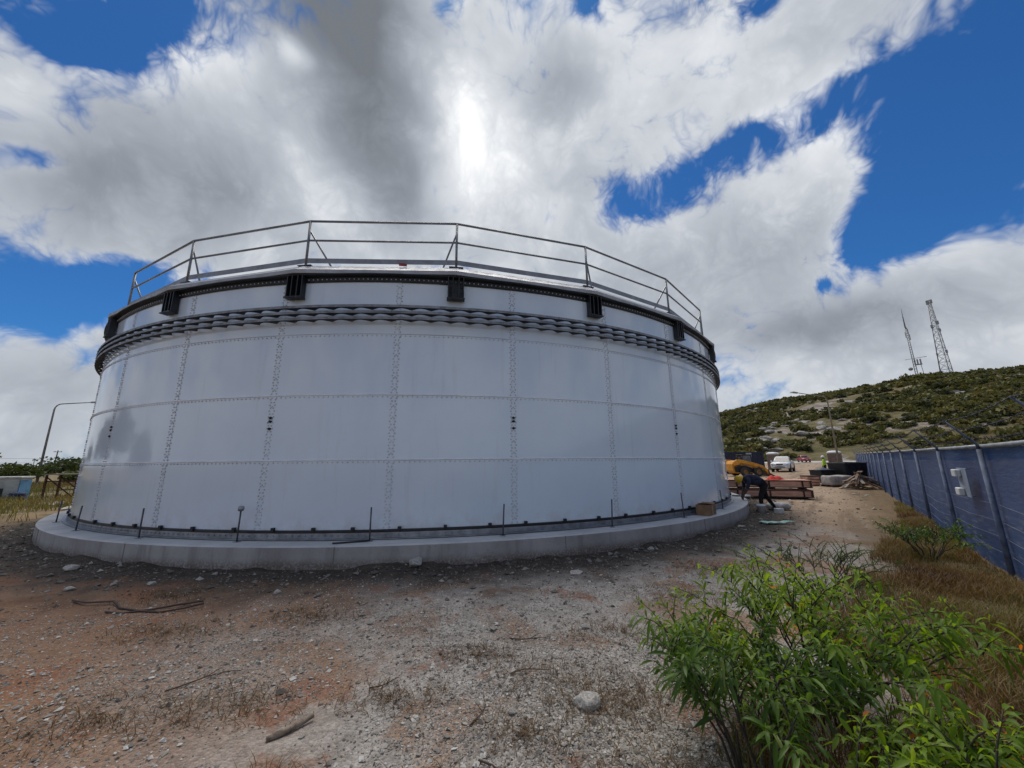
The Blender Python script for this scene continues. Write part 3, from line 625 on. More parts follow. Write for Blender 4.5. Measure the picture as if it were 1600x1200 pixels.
def bending_worker():
    J = {'pelvis': ((0, 0, .90), (.165, .18)), 'waist': ((.17, 0, .98), (.165, .185)), 'chest': ((.40, 0, 1.02), (.175, .21)), 'collar': ((.54, 0, 1.02), (.10, .12)), 'neck': ((.62, 0, 1.01), .058), 'skull': ((.70, 0, .99), (.085, .08)), 'face': ((.79, 0, .93), (.062, .06)), 'chin': ((.77, 0, .87), .035)}
    B = [('pelvis', 'waist', 1), ('waist', 'chest', 1), ('chest', 'collar', 1), ('collar', 'neck', 0), ('neck', 'skull', 0), ('skull', 'face', 0), ('face', 'chin', 0)]
    for s, p in ((1, 'l'), (-1, 'r')):
        fx = .24 if s > 0 else -.30; kx = .19 if s > 0 else -.10
        J.update({p+'sho': ((.50, s*.20, 1.0), .075), p+'elb': ((.55+.05*s, s*.23, .74), .052), p+'wri': ((.66+.05*s, s*.15, .53), .036),
                  p+'hip': ((.0, s*.11, .84), .115), p+'kne': ((kx, s*.13, .47), .075), p+'ank': ((fx-.04, s*.14, .10), .055), p+'bal': ((fx+.09, s*.15, .045), .045), p+'toe': ((fx+.16, s*.155, .035), .034)})
        B += [('collar', p+'sho', 1), (p+'sho', p+'elb', 1), (p+'elb', p+'wri', 0), ('pelvis', p+'hip', 2), (p+'hip', p+'kne', 2), (p+'kne', p+'ank', 2), (p+'ank', p+'bal', 3), (p+'bal', p+'toe', 3)]
        hand_chain(J, B, p+'wri', s, p, (.25, 0, -1))
    z = gz(8.2, 12.85)
    o = figure('person', J, B, [SKIN, NAVY, PANT, BOOT], (8.28, 12.85, z), math.pi-.12, 'person in navy shirt and yellow helmet bending over at the slab edge', 'pelvis')
    m = MB(); Mh = Euler((0, R(62), 0)).to_matrix()
    m.lathe([(.135, -.02), (.128, .02), (.118, .07), (.085, .12), (.04, .145), (0, .15)], 18, (.725, 0, 1.005), Mh); m.lathe([(.16, -.028), (.165, -.018), (.13, .0)], 18, (.725, 0, 1.005), Mh)
    h = m.build('helmet', YEL, o)
    MB().tube([(.705, .11, .97), (.78, .09, .86), (.79, 0, .845), (.78, -.09, .86), (.705, -.11, .97)], .006, 5).build('chin_strap', BLACK, o)
    m = MB()
    for s in (1, -1): m.lathe([(0, -.03), (.022, -.02), (.026, 0), (.02, .02), (0, .03)], 8, (.735, s*.085, .955))
    return o
bending_worker()
def standing_person(loc, rz):
    J = {'pelvis': ((0, 0, .95), (.13, .15)), 'waist': ((0, 0, 1.12), (.13, .15)), 'chest': ((.02, 0, 1.32), (.13, .18)), 'collar': ((.01, 0, 1.47), (.09, .1)), 'neck': ((.02, 0, 1.54), .055), 'skull': ((.035, 0, 1.67), (.09, .08)), 'chin': ((.085, 0, 1.585), .045)}
    B = [('pelvis', 'waist', 1), ('waist', 'chest', 1), ('chest', 'collar', 1), ('collar', 'neck', 0), ('neck', 'skull', 0), ('neck', 'chin', 0)]
    for s, p in ((1, 'l'), (-1, 'r')):
        J.update({p+'sho': ((.0, s*.20, 1.42), .075), p+'elb': ((-.02, s*.27, 1.14), .055), p+'wri': ((.10, s*.25, .91), .036), p+'hip': ((0, s*.1, .88), .105), p+'kne': ((.03, s*.12, .48), .07), p+'ank': ((-.02, s*.13, .09), .05), p+'toe': ((.16, s*.15, .035), .04)})
        B += [('collar', p+'sho', 1), (p+'sho', p+'elb', 1), (p+'elb', p+'wri', 1), ('pelvis', p+'hip', 2), (p+'hip', p+'kne', 2), (p+'kne', p+'ank', 2), (p+'ank', p+'toe', 3)]
        hand_chain(J, B, p+'wri', s, p, (.2, 0, -1))
    o = figure('person', J, B, [SKIN, HIV, PANT, BOOT], loc, rz, 'person in lime high visibility jacket and white helmet beside the skip', 'pelvis')
    m = MB(); m.lathe([(.165, -.03), (.168, -.02), (.128, 0), (.122, .05), (.09, .10), (.04, .13), (0, .135)], 16, (.035, 0, 1.71)); m.build('helmet', WHITE, o)
standing_person((27.6, 34, gz(27.6, 34)), 2.2)

# ---------------------------------------------------------------- things near the slab
CARD = mat('cardboard', (.27, .155, .085), .85, var=.15, vscale=5); CARDL = mat('packing_tape', (.38, .27, .17), .35)
_ph = -.5285; p = tp(_ph, TR+.30, 0) + Vector((TX, TY, 0)); rz = -_ph - TAZ + .12
e = empty('cardboard_box', (p.x, p.y, .357), rz, 'brown cardboard box sitting on the concrete slab against the tank', 'box')
m = MB(); m.box((0, 0, .125), (.54, .30, .25), ch=.004); m.build('carton', CARD, e)
MB().box((-.10, -.02, .262), (.30, .30, .006), (0, R(9), 0)).build('flap', CARD, e); MB().box((.16, 0, .258), (.24, .30, .006), (0, R(-5), .04)).build('flap', CARD, e)
MB().box((0, -.1525, .13), (.06, .003, .23)).build('tape', CARDL, e)
def bucket(loc, r, h, label, lid=False):
    e = empty('bucket', loc, 0, label, 'bucket')
    m = MB(); m.lathe([(r*.86, 0), (r*.99, h*.82), (r*1.04, h*.83), (r*1.04, h*.88), (r, h*.89), (r*1.03, h), (r*.97, h), (r*.82, .02), (0, .02)], 22); m.build('pail', WHITE, e)
    MB().tube([(r*1.03*math.cos(a), r*1.03*math.sin(a)*.9 - .02, h*.84 - .14*math.sin(a)*h*2) for a in [math.pi*i/12 for i in range(13)]], .004, 5).build('handle', GALV, e)
    if lid: MB().lathe([(0, h+.02), (r*1.05, h+.015), (r*1.06, h-.03), (r*1.02, h-.03)], 22).build('lid', WHITE, e)
bucket((7.86, 12.45, gz(7.86, 12.45)), .12, .27, 'white plastic bucket in front of the bending person’s legs')
m = MB(); secs = []
for i in range(15):
    t = i/14; x = -.36 + .72*t; rr = .15*(1-abs(2*t-1)**4*.55)*(1+.08*math.sin(i*2.1)); 
    secs.append([(x, rr*math.cos(a)*1.15 + .02*math.sin(a*3+i), max(.0, .13 + rr*.85*math.sin(a) + .012*math.sin(a*5+i*1.7))) for a in [2*math.pi*j/16 for j in range(16)]])
m.loft(secs); tag(m.build('white_sack', mat('white_sackcloth', (.50, .48, .46), .9, var=.12, bump=.5, bscale=18, bdist=.02), None, (8.92, 13.2, gz(8.92, 13.2)), (0, 0, -.15)), 'white lumpy sack lying on the ground behind the person', 'sack')
e = empty('white_carton', (8.28, 12.25, gz(8.28, 12.25)), .2, 'small white carton on the ground by the white sack', 'carton')
MB().box((0, 0, .075), (.22, .16, .15), ch=.005).build('carton', WHITE, e); MB().box((0, 0, .153), (.05, .162, .004)).build('tape', CARDL, e)
m = MB(); X = []; nx, ny = 14, 6
for j in range(ny+1):
    for i in range(nx+1):
        x = (i/nx-.5)*.85; y = (j/ny-.5)*.30*(1-.5*(i/nx)); X.append((x, y, .03 + .012*math.sin(i*1.3+j)*math.cos(j*1.1) + .01*math.sin(i*.6)))
m.add(X, [(j*(nx+1)+i, j*(nx+1)+i+1, (j+1)*(nx+1)+i+1, (j+1)*(nx+1)+i) for j in range(ny) for i in range(nx)], True)
o = m.build('green_sheet', mat('pale_green_plastic', (.30, .52, .44), .5, var=.15), None, (6.85, 10.25, gz(6.85, 10.25)+.03), (0, 0, .12)); s_ = o.modifiers.new('thick', 'SOLIDIFY'); s_.thickness = .008
tag(o, 'crumpled pale green plastic sheet lying on the dirt', 'sheet')
p = tp(-.98, TR+.30, .375) + Vector((TX, TY, 0))
tag(MB().tube([p*0 + Vector((.16*math.cos(a)*(1+.04*math.sin(5*a)), .12*math.sin(a), .012 + .012*i/40)) for i, a in enumerate([6*math.pi*i/60 for i in range(61)])], .012, 6).build('hose_coil', mat('dark_hose', (.07, .075, .07), .5), None, p), 'small coil of dark hose on the slab by the worker', 'hose')
p = tp(-1.0, TR+.42, .357) + Vector((TX, TY, 0))
tag(MB().box((0, 0, .03), (.34, .2, .06), ch=.01).build('white_tray', WHITE, None, (p.x+.1, p.y-.15, .357), (0, 0, .5)), 'shallow white tray on the slab under the worker’s hands', 'tray')
m = MB()
for x, h in ((-.05, .42), (.06, .36)): m.tube([(x, 0, 0), (x+.01, 0, h)], .012, 6)
p = tp(-1.05, TR+.12, .357) + Vector((TX, TY, 0))
# stacked crates
e0 = Vector((12.3, 15.95, 0)); dv = Vector((-2.62, 1.15, 0)).normalized(); cl = 3.9; cw = 1.0
PLY = mat('red_brown_plywood', (.60, .335, .235), .75, var=.18, vscale=1.5, vtrans=(1, 6, 6)); PLYD = mat('dark_batten', (.055, .03, .022), .8, var=.2); STRAP = mat('steel_strap', (.03, .03, .032), .4, metal=.6)
perp = Vector((dv.y, -dv.x, 0)); perp = -perp if perp.y < 0 else perp
ctr = e0 + dv*cl/2 + perp*cw/2; crz = math.atan2(dv.y, dv.x) + math.pi
for i, (z, lab) in enumerate(((.0, 'long plywood crate lying on the ground, lower of two'), (.39, 'long plywood crate stacked on top of another crate'))):
    e = empty('plywood_crate', (ctr.x, ctr.y, gz(ctr.x, ctr.y)+z), crz, lab, 'crate', 'long crates stacked beside the tank')
    for x in (-1.7, -.6, .6, 1.7): MB().box((x, 0, .035), (.10, cw, .07)).build('skid', PLYD, e)
    for s in (-1, 1): MB().box((0, s*(cw/2-.01), .225), (cl, .02, .29)).build('side_board', PLY, e)
    for s in (-1, 1): MB().box((s*(cl/2-.01), 0, .225), (.02, cw-.045, .29)).build('end_board', PLY, e)
    MB().box((0, 0, .378), (cl-.05, cw-.05, .015)).build('lid_board', PLY, e)
    for x in (-1.92, -.75, .45, 1.62, 1.90):
        for s in (-1, 1): MB().box((x, s*(cw/2+.012), .225), (.06, .022, .29)).build('batten', PLYD, e)
    for zz in (.095, .355):
        for s in (-1, 1): MB().box((0, s*(cw/2+.011), zz), (cl, .018, .035)).build('batten', PLYD, e)
def cloth_heap(name, loc, rz, sx, sy, h, m_, lab, cat, seed=0):
    n = 18; vs = []; rr = random.Random(seed); ph = [rr.uniform(0, 6) for _ in range(6)]
    for j in range(n+1):
        for i in range(n+1):
            u, v = i/n*2-1, j/n*2-1; d = math.hypot(u, v); e_ = max(0, 1-d**2.2)
            z = h*e_*(.75 + .35*math.sin(u*4+ph[0])*math.cos(v*3+ph[1])) + .015*math.sin(u*14+ph[2])*e_ + .004
            vs.append((u*sx/2*(1+.1*math.sin(v*5+ph[3])), v*sy/2*(1+.1*math.sin(u*5+ph[4])), max(.004, z)))
    m = MB(); m.add(vs, [(j*(n+1)+i, j*(n+1)+i+1, (j+1)*(n+1)+i+1, (j+1)*(n+1)+i) for j in range(n) for i in range(n)], True)
    o = m.build(name, m_, None, loc, (0, 0, rz)); s_ = o.modifiers.new('thick', 'SOLIDIFY'); s_.thickness = .006; return tag(o, lab, cat)
ct = ctr + Vector((0, 0, gz(ctr.x, ctr.y)+.39+.388))
cloth_heap('red_cloth', ct - dv*.75 - perp*.1, .3, .75, .5, .24, mat('red_cloth', (.55, .045, .03), .8), 'bright red cloth bundled on top of the stacked crates', 'cloth', 3)
cloth_heap('white_sheet', ct + dv*.15 + perp*.1, .1, .7, .6, .10, mat('pale_sheet', (.50, .55, .53), .6), 'pale crumpled plastic sheet lying on top of the stacked crates', 'sheet', 5)
m = MB(); m.tube([ct - dv*1.8 + Vector((0, 0, .02)) - ct, -dv*1.2 + Vector((0, -.1, .06)), -dv*.9 + Vector((0, 0, .015))], .012, 5)

# ---------------------------------------------------------------- yard behind
# shipping container
NAVYP = mat('navy_container_paint', (.012, .016, .045), .45, var=.2, vscale=2); cz = gz(25.2, 44)
e = empty('shipping_container', (25.2, 44.2, cz), .02, 'dark navy shipping container behind the yellow loader', 'container')
L_, W_, H_ = 6.06, 2.44, 2.35
for s in (-1, 1):
    m = MB(); nc = 22; ring = []
    for i in range(nc):
        x0 = -L_/2 + .15 + (L_-.3)*i/nc; w = (L_-.3)/nc
        for u, d in ((0, 0), (.3, 0), (.45, .04), (.8, .04), (.95, 0)): ring.append((x0+u*w, s*(W_/2 - .03 - d)))
    ring.append((L_/2-.15, s*(W_/2-.03)))
    m.add([(x, y, z) for x, y in ring for z in (.15, H_-.1)], [(2*i, 2*i+2, 2*i+3, 2*i+1) for i in range(len(ring)-1)]); m.build('side_wall', NAVYP, e)
for x in (-1, 1):
    for y in (-1, 1): MB().box((x*(L_/2-.08), y*(W_/2-.08), H_/2), (.16, .16, H_)).build('corner_post', NAVYP, e)
    MB().box((x*(L_/2-.03), 0, H_/2), (.05, W_-.33, H_-.35)).build('end_wall', NAVYP, e)
for y in (-1, 1):
    for z in (.08, H_-.06): MB().box((0, y*(W_/2-.06), z), (L_-.33, .12, .12)).build('side_rail', NAVYP, e)
MB().box((0, 0, H_-.05), (L_-.33, W_-.25, .04)).build('roof', NAVYP, e)
MB().box((1.35, -W_/2+.005, 2.02), (.62, .03, .42)).build('label_plate', mat('plate_pale', (.45, .47, .50), .6), e)
# skid steer loader (faces right)
ORANGE = mat('loader_yellow', (.70, .31, .02), .5, var=.15, vscale=3); TYRE = mat('dusty_tyre', (.055, .048, .042), .9, var=.2); RIMY = mat('dirty_rim', (.30, .16, .05), .7, var=.2); GLASS = glass_mat()
def wheel(parent, loc, r, w, rimm=RIMY, rr=.55, name='wheel'):
    M = Euler((R(90), 0, 0)).to_matrix(); h = empty(name, loc); h.parent = parent
    MB().lathe([(r*rr, -w/2), (r*.92, -w/2), (r, -w*.32), (r, w*.32), (r*.92, w/2), (r*rr, w/2), (r*rr, -w/2)], 24, (0, 0, 0), M).build('tyre', TYRE, h)
    m = MB(); m.lathe([(0, -w*.30), (r*.18, -w*.34), (r*.22, -w*.25), (r*rr*.85, -w*.2), (r*rr, -w*.42), (r*rr*1.02, -w*.45), (r*rr*1.02, w*.45), (r*rr*.8, w*.3), (0, w*.3)], 20, (0, 0, 0), M); m.build('rim', rimm, h)
e = empty('skid_loader', (22.45, 37, gz(22.45, 37)), 0, 'orange yellow skid steer loader parked before the navy container', 'loader')
m = MB(); m.prism([(-1.62, .55), (-1.66, 1.15), (-1.45, 1.42), (-1.0, 1.48), (-.6, 1.30), (.55, .95), (1.05, .72), (1.1, .38), (.9, .28), (-1.3, .28)], -.62, .62); m.build('chassis', ORANGE, e, bevel=.03)
for s in (-1, 1):
    m = MB(); m.prism([(-1.60, 1.02), (-1.62, 1.38), (-1.35, 1.56), (-.95, 1.56), (.2, 1.28), (1.1, .98), (1.55, .52), (1.68, .22), (1.52, .16), (1.30, .46), (.95, .78), (.1, 1.05), (-1.0, 1.24), (-1.2, 1.08)], s*.86-.07, s*.86+.07); m.build('lift_arm', ORANGE, e, bevel=.02)
    m = MB(); m.box((-1.15, s*.642, 1.12), (.52, .03, .26), ch=.006); v = m.build('vent_panel', BLACK, e)
    MB().box((-1.10, s*.668, 1.12), (.22, .012, .075)).build('white_mark', WHITE, v)
    m = MB(); m.tube([(-.85, s*.76, 1.25), (.15, s*.76, .72)], .05, 8); m.build('lift_ram', GALV, e)
    m = MB(); m.prism([(-1.45, .40), (-1.5, .92), (-.7, 1.0), (.7, .72), (1.0, .60), (1.02, .36)], s*.642-.015, s*.642+.015); m.build('lower_frame', BLACK, e)
    for x in (-.62, .62): wheel(e, (x, s*.80, .42), .42, .30)
m = MB()
for s in (-1, 1):
    for a, b in (((-.62, 1.30), (-.48, 1.98)), ((.42, .95), (.30, 1.98))): m.tube([(a[0], s*.46, a[1]), (b[0], s*.46, b[1])], .05, 6)
    m.tube([(-.48, s*.46, 1.98), (.30, s*.46, 1.98)], .05, 6)
m.box((-.09, 0, 2.01), (.95, 1.02, .07), ch=.02); cab = m.build('cab_frame', BLACK, e)
for s in (-1, 1):
    m = MB(); m.add([(-.58, s*.45, 1.33), (.38, s*.45, 1.02), (.28, s*.45, 1.93), (-.46, s*.45, 1.93)], [(0,1,2,3)]); g_ = m.build('side_glass', mat('dusty_cab_glass', (.16, .175, .19), .15, var=.15), cab); s_ = g_.modifiers.new('t', 'SOLIDIFY'); s_.thickness = .01
m = MB(); m.box((-.25, 0, 1.30), (.5, .5, .12), ch=.03); m.box((-.48, 0, 1.58), (.12, .48, .5), ch=.03); m.build('seat', BLACK, e)
m = MB(); m.prism([(1.50, .06), (1.45, .62), (1.52, .66), (1.62, .30), (2.05, .06), (2.05, .02), (1.5, .02)], -.95, .95); m.build('bucket_scoop', mat('worn_steel', (.12, .095, .07), .6, metal=.4, var=.25), e)
# pickup truck
CARW = mat('white_car_paint', (.72, .73, .74), .3, var=.04, coat=.5); CHR = mat('chrome', (.5, .5, .52), .2, metal=.9); TRIM = mat('black_trim', (.015, .015, .016), .5); LAMPG = mat('headlamp_glass', (.55, .57, .60), .12, var=.05)
def car_section(x, w, z0, z1, r=.12, tum=.0):
    a = w/2; pts = [(-a+.06, z0), (-a, z0+.12), (-a-.012, (z0+z1)/2), (-a+tum, z1-r*.7), (-a+tum+r, z1)]
    pts = pts + [(-y, z) for y, z in pts[::-1]]
    return [(x, y, z) for y, z in pts]
def pickup(name, loc, rz, label, paint, bed=True):
    e = empty(name, loc, rz, label, 'pickup' if bed else 'car')
    m = MB(); m.loft([car_section(*t) for t in ((2.62, 1.45, .46, .86, .14), (2.52, 1.70, .40, 1.00, .14), (2.30, 1.80, .38, 1.06, .12), (1.4, 1.84, .38, 1.14, .10), (.75, 1.84, .38, 1.16, .08), (-.9, 1.84, .38, 1.12, .06), (-2.4, 1.82, .42, 1.12, .05), (-2.58, 1.76, .48, 1.10, .05))]); m.build('body', paint, e)
    xb = -.95 if bed else -2.2
    m = MB(); m.loft([car_section(*t) for t in ((.98, 1.60, 1.05, 1.13, .04), (.30, 1.46, 1.05, 1.70, .10, .04), (-.05, 1.42, 1.05, 1.78, .12, .05), (xb+.25, 1.42, 1.05, 1.77, .12, .05), (xb, 1.46, 1.05, 1.66 if bed else 1.3, .10, .03))]); c = m.build('cabin', paint, e)
    def pane(pts, nm='window', pr=c):
        mm = MB(); mm.add(pts, [tuple(range(len(pts)))]); o = mm.build(nm, GLASS, pr); s_ = o.modifiers.new('t', 'SOLIDIFY'); s_.thickness = .012; s_.offset = 0
    pane([(.95, -.68, 1.17), (.95, .68, 1.17), (.36, .60, 1.66), (.36, -.60, 1.66)], 'windscreen')
    for s in (-1, 1):
        pane([(.72, s*.80, 1.18), (.0, s*.795, 1.18), (.0, s*.725, 1.62), (.28, s*.735, 1.60)]); pane([(-.08, s*.795, 1.18), (xb+.12, s*.775, 1.18), (xb+.25, s*.725, 1.60), (-.08, s*.725, 1.62)])
        MB().box((2.50, s*.66, .88), (.20, .34, .17), (0, 0, -s*.45), ch=.03).build('headlight', LAMPG, e)
        MB().box((2.585, s*.62, .60), (.08, .18, .12), (0, 0, -s*.3), ch=.02).build('fog_light', TRIM, e)
        MB().box((.78, s*1.0, 1.20), (.10, .18, .16), ch=.03).build('mirror', paint, e)
        MB().box((.05, s*.925, 1.0), (.16, .03, .03)).build('door_handle', CHR, e); MB().box((-.85, s*.922, 1.0), (.16, .03, .03)).build('door_handle', CHR, e)
        MB().box((.1, s*.86, .36), (2.2, .14, .05), ch=.015).build('side_step', TRIM, e)
        for x in (1.62, -1.55):
            M = Euler((R(90), 0, 0)).to_matrix(); MB().lathe([(.46, -.03), (.50, -.03), (.50, .03), (.46, .03)], 24, (x, s*.905, .42), M).build('wheel_arch', TRIM, e); wheel(e, (x, s*.82, .37), .37, .24, CHR, .62)
    m = MB(); m.box((2.615, 0, .86), (.06, .62, .17), ch=.02); gr = m.build('grille', TRIM, e)
    for z in (.82, .90): MB().box((2.652, 0, z), (.015, .56, .02)).build('grille_bar', CHR, gr)
    MB().box((2.62, 0, .54), (.12, 1.56, .20), ch=.04).build('front_bumper', paint, e); MB().box((2.685, 0, .56), (.02, 1.0, .10), ch=.008).build('lower_grille', TRIM, e); MB().box((2.70, 0, .66), (.012, .36, .10)).build('number_plate', WHITE, e)
    if bed:
        MB().box((-1.76, 0, 1.125), (1.5, 1.5, .02)).build('bed_liner', TRIM, e)
        MB().tube([(-1.05, -.74, 1.1), (-1.05, -.66, 1.62), (-1.05, .66, 1.62), (-1.05, .74, 1.1)], .035, 8).build('sports_bar', TRIM, e)
    MB().box((-2.60, 0, .52), (.12, 1.6, .16), ch=.03).build('rear_bumper', TRIM, e)
    return e
pickup('pickup_truck', (32.5, 46.2, gz(32.5, 46.2)), math.atan2(-.74, -.67), 'white pickup truck parked facing the tank', CARW)
rc = pickup('red_car', (61.2, 80.5, gz(61.2, 80.5)+.05), math.radians(-112), 'small red car on the far road below the hill', mat('red_car_paint', (.36, .03, .03), .35, var=.08, coat=.4), False); rc.scale = (.72, .8, .8)
# portable toilets
TAN = mat('tan_plastic', (.19, .135, .105), .7, var=.12); 
def toilet(loc, rz, label):
    e = empty('portable_toilet', loc, rz, label, 'toilet', 'portable toilets in the yard'); z = 2.02
    for y, nm in ((.54, 'back_wall'), (-.54, 'front_wall')): MB().box((0, y, 1.06), (1.1, .05, 1.9)).build(nm, TAN, e)
    for x in (-.54, .54): MB().box((x, 0, 1.06), (.05, 1.02, 1.9)).build('side_wall', TAN, e)
    d = MB().box((0, -.572, 1.08), (.74, .02, 1.72), ch=.006).build('door', mat('tan_door', (.23, .165, .125), .65), e); MB().box((.28, -.59, 1.05), (.06, .03, .14)).build('handle', TRIM, d)
    for i in range(5): MB().box((0, -.592, .5+i*.28), (.6, .012, .03)).build('door_rib', TAN, d)
    MB().box((0, 0, .05), (1.18, 1.18, .10), ch=.02).build('base', TRIM, e)
    m = MB(); secs = [[(sx*k, sy*k, zz) for sx, sy in ((-.6,-.5),(-.5,-.6),(.5,-.6),(.6,-.5),(.6,.5),(.5,.6),(-.5,.6),(-.6,.5))] for k, zz in ((1, z), (1.02, z+.10), (.9, z+.22), (.6, z+.30), (.2, z+.33))]; m.loft(secs); m.build('dome_roof', WHITE, e)
    MB().tube([(.42, .42, z), (.42, .42, z+.38)], .05, 8).build('vent_pipe', TRIM, e)
toilet((35.4, 52, gz(35.4, 52)), .6, 'portable toilet with white dome roof behind the white pickup')
toilet((37.9, 45, gz(37.9, 45)), .7, 'portable toilet with white dome roof beside the street lamp')
# open black skip, covered black stack, wrapped pallet, small crate
SKB = mat('black_skip_paint', (.010, .011, .012), .55, var=.3, vscale=3); zs = gz(22.6, 26.2)
e = empty('rubbish_skip', (22.95, 26.4, zs), .12, 'open black steel skip standing beside the blue fence', 'skip')
for s in (-1, 1):
    m = MB(); m.prism([(-1.0, .12), (1.0, .12), (1.2, 1.42), (-1.2, 1.42)], s*.72-.02, s*.72+.02); m.build('side_wall', SKB, e)
    for x in (-.7, 0, .7): MB().box((x, s*.755, .75), (.08, .05, 1.2)).build('rib', SKB, e)
    MB().box((0, s*.745, 1.45), (2.5, .10, .08), ch=.015).build('rim', mat('dull_black_rim', (.035, .033, .032), .5), e)
    MB().box((s*1.2, 0, 1.452), (.09, 1.39, .08), ch=.015).build('rim', MATS['dull_black_rim'], e)
    MB().box((s*1.1, 0, .77), (.03, 1.40, 1.32), (0, s*R(8.7), 0)).build('end_wall', SKB, e)
MB().box((0, 0, .10), (2.0, 1.42, .04)).build('floor_plate', SKB, e)
e.scale = (.70, .85, .88)
GB = mat('grey_board', (.24, .21, .18), .8, var=.2)
for i in range(3):
    tag(MB().box((0, 0, 0), (random.uniform(1.0, 1.5), .12, .035), ch=.004).build('board', GB, None, (22.95+random.uniform(-.15, .15), 26.1+.25*i, zs+1.335+.002*i), (0, random.uniform(-.03, .03), .12+random.uniform(-.1, .1))), ('grey weathered board across the black skip, nearest of three', 'grey weathered board across the black skip, middle of three', 'grey weathered board across the black skip, farthest of three')[i], 'board', 'boards on the skip')
e = empty('black_bin', (21.35, 26.6, gz(21.35, 26.6)), .1, 'low black covered bin left of the skip', 'bin')
m = MB(); m.prism([(-.62, .08), (.62, .08), (.70, .98), (-.70, .98)], -.5, .5); m.build('tub', SKB, e)
MB().box((0, 0, 1.01), (1.5, 1.1, .06), ch=.02).build('lid', SKB, e)
for x in (-.5, .5): MB().lathe([(.0, -.03), (.09, -.03), (.1, 0), (.09, .03), (0, .03)], 12, (x, -.54, .10), Euler((R(90), 0, 0)).to_matrix()).build('caster', TRIM, e)
e.scale = (.78, .9, .82)
cloth_heap('dark_tarpaulin', (21.3, 26.5, gz(21.35, 26.6)+.858), .2, 1.1, .8, .16, mat('dark_tarp', (.05, .055, .065), .4), 'dark rumpled tarpaulin on the low black bin', 'tarpaulin', 8)
e = empty('wrapped_pallet', (19.25, 23.0, gz(19.25, 23)), -.05, 'grey sheet wrapped load on a wooden pallet', 'pallet')
for y in (-.45, 0, .45): MB().box((0, y, .05), (1.75, .1, .09)).build('bearer', PLYD, e)
for i in range(6): MB().box((-.75+.3*i, 0, .105), (.14, 1.05, .018)).build('slat', PLYD, e)
m = MB(); secs = []
for i, zz in enumerate((.118, .2, .35, .5, .60, .66, .68)):
    k = (1, 1.02, 1.01, 1.0, .98, .9, .6)[i]; sec = []
    for j in range(32):
        a = 2*math.pi*j/32; cx_, sy_ = math.cos(a), math.sin(a); x = .88*k*math.copysign(abs(cx_)**.35, cx_); y = .52*k*math.copysign(abs(sy_)**.35, sy_); w = .02*math.sin(j*2.3+i*1.1) + .012*math.sin(j*5.1+i)
        sec.append((x*(1+w), y*(1+w), zz + .025*math.sin(x*5+i)*(i > 3)))
    secs.append(sec)
m.loft(secs); m.build('sheeted_load', mat('grey_wrap', (.33, .30, .28), .7, var=.15, bump=.5, bscale=10, bdist=.03), e)
e.scale = (.76, .9, .95)
e = empty('small_crate', (18.55, 24.2, gz(18.55, 24.2)), .1, 'small brown wooden crate behind the wrapped pallet', 'crate')
m = MB(); m.box((0, 0, .32), (.7, .6, .62)); m.build('box_core', mat('crate_core', (.10, .06, .04), .8), e)
for z in (.12, .30, .48):
    for s in (-1, 1): MB().box((0, s*.315, z), (.72, .025, .14)).build('slat', PLY, e)
    for s in (-1, 1): MB().box((s*.365, 0, z), (.025, .6, .14)).build('slat', PLY, e)
# scrap lumber
e = empty('scrap_lumber_heap', (18.8, 21.0, gz(18.8, 21.0)), 0, 'heap of broken pale planks against the blue fence', 'lumber')
WD = [mat('plank_pale', (.42, .31, .20), .8, var=.2, vscale=3), mat('plank_brown', (.20, .125, .08), .85, var=.2, vscale=3), mat('plank_grey', (.27, .235, .20), .85, var=.2, vscale=3)]
rr = random.Random(4)
for i in range(64):
    a = rr.uniform(0, 2*math.pi); t = i/64; rad = (1-t)*.55*rr.random(); L = rr.uniform(.5, 1.25); x, y = rad*1.5*math.cos(a), rad*math.sin(a)
    z = .05 + t*.62 + rr.uniform(-.04, .04); tilt = rr.uniform(.05, .62)*(1 if t > .15 else .2)
    d = Vector((math.cos(a), math.sin(a)*.8, -tilt)).normalized(); q = d.to_track_quat('X', 'Z').to_matrix()
    c = Vector((x, y, z)) + Vector((d.x, d.y, 0))*L*.28; end = c + d*L/2
    if end.z < .02: c.z += .02 - end.z
    MB().box(c, (L, rr.uniform(.06, .14), rr.uniform(.018, .04)), q).build('plank', WD[rr.choice((0, 0, 1, 1, 2))], e)
# street lamps
def lamp(loc, h, arm, label, m_):
    e = empty('street_lamp', loc, 0, label, 'street lamp'); a = Vector(arm); n_ = a.normalized()
    pts = [(0, 0, 0), (0, 0, h-.5)] + [tuple(Vector((0, 0, h-.5)) + Vector((n_.x*.5*(1-math.cos(t)), n_.y*.5*(1-math.cos(t)), .5*math.sin(t)))) for t in (.4, .8, 1.2, 1.57)]
    top = Vector(pts[-1]); pts.append(tuple(top + a - n_*.5)); rads = [.09, .058] + [.046]*4 + [.036]
    MB().tube(pts, rads, 10).build('pole', m_, e)
    t2 = top + a - n_*.5; q = n_.to_track_quat('X', 'Z').to_matrix(); m = MB(); m.box(t2 + n_*.35, (.85, .26, .10), q, taper=.7); ld = m.build('lamp_head', m_, e); MB().box(t2 + n_*.38 - Vector((0, 0, .06)), (.5, .18, .03), q).build('diffuser', LAMPG, ld)
    MB().lathe([(.2, -.1), (.2, .02), (.12, .05), (.11, .3)], 12).build('base_plate', m_, e)
lamp((29.75, 35, gz(29.75, 35)), 7.25, (-3.7, -1.25, .22), 'tan street lamp with long arm below the hill', mat('tan_lamp_pole', (.30, .26, .20), .6))
lamp((-38.9, 31.5, gz(-38.9, 31.5)), 6.75, (2.7, .3, .18), 'grey street lamp with bent arm left of the tank', mat('grey_lamp_pole', (.30, .30, .30), .5, metal=.3))
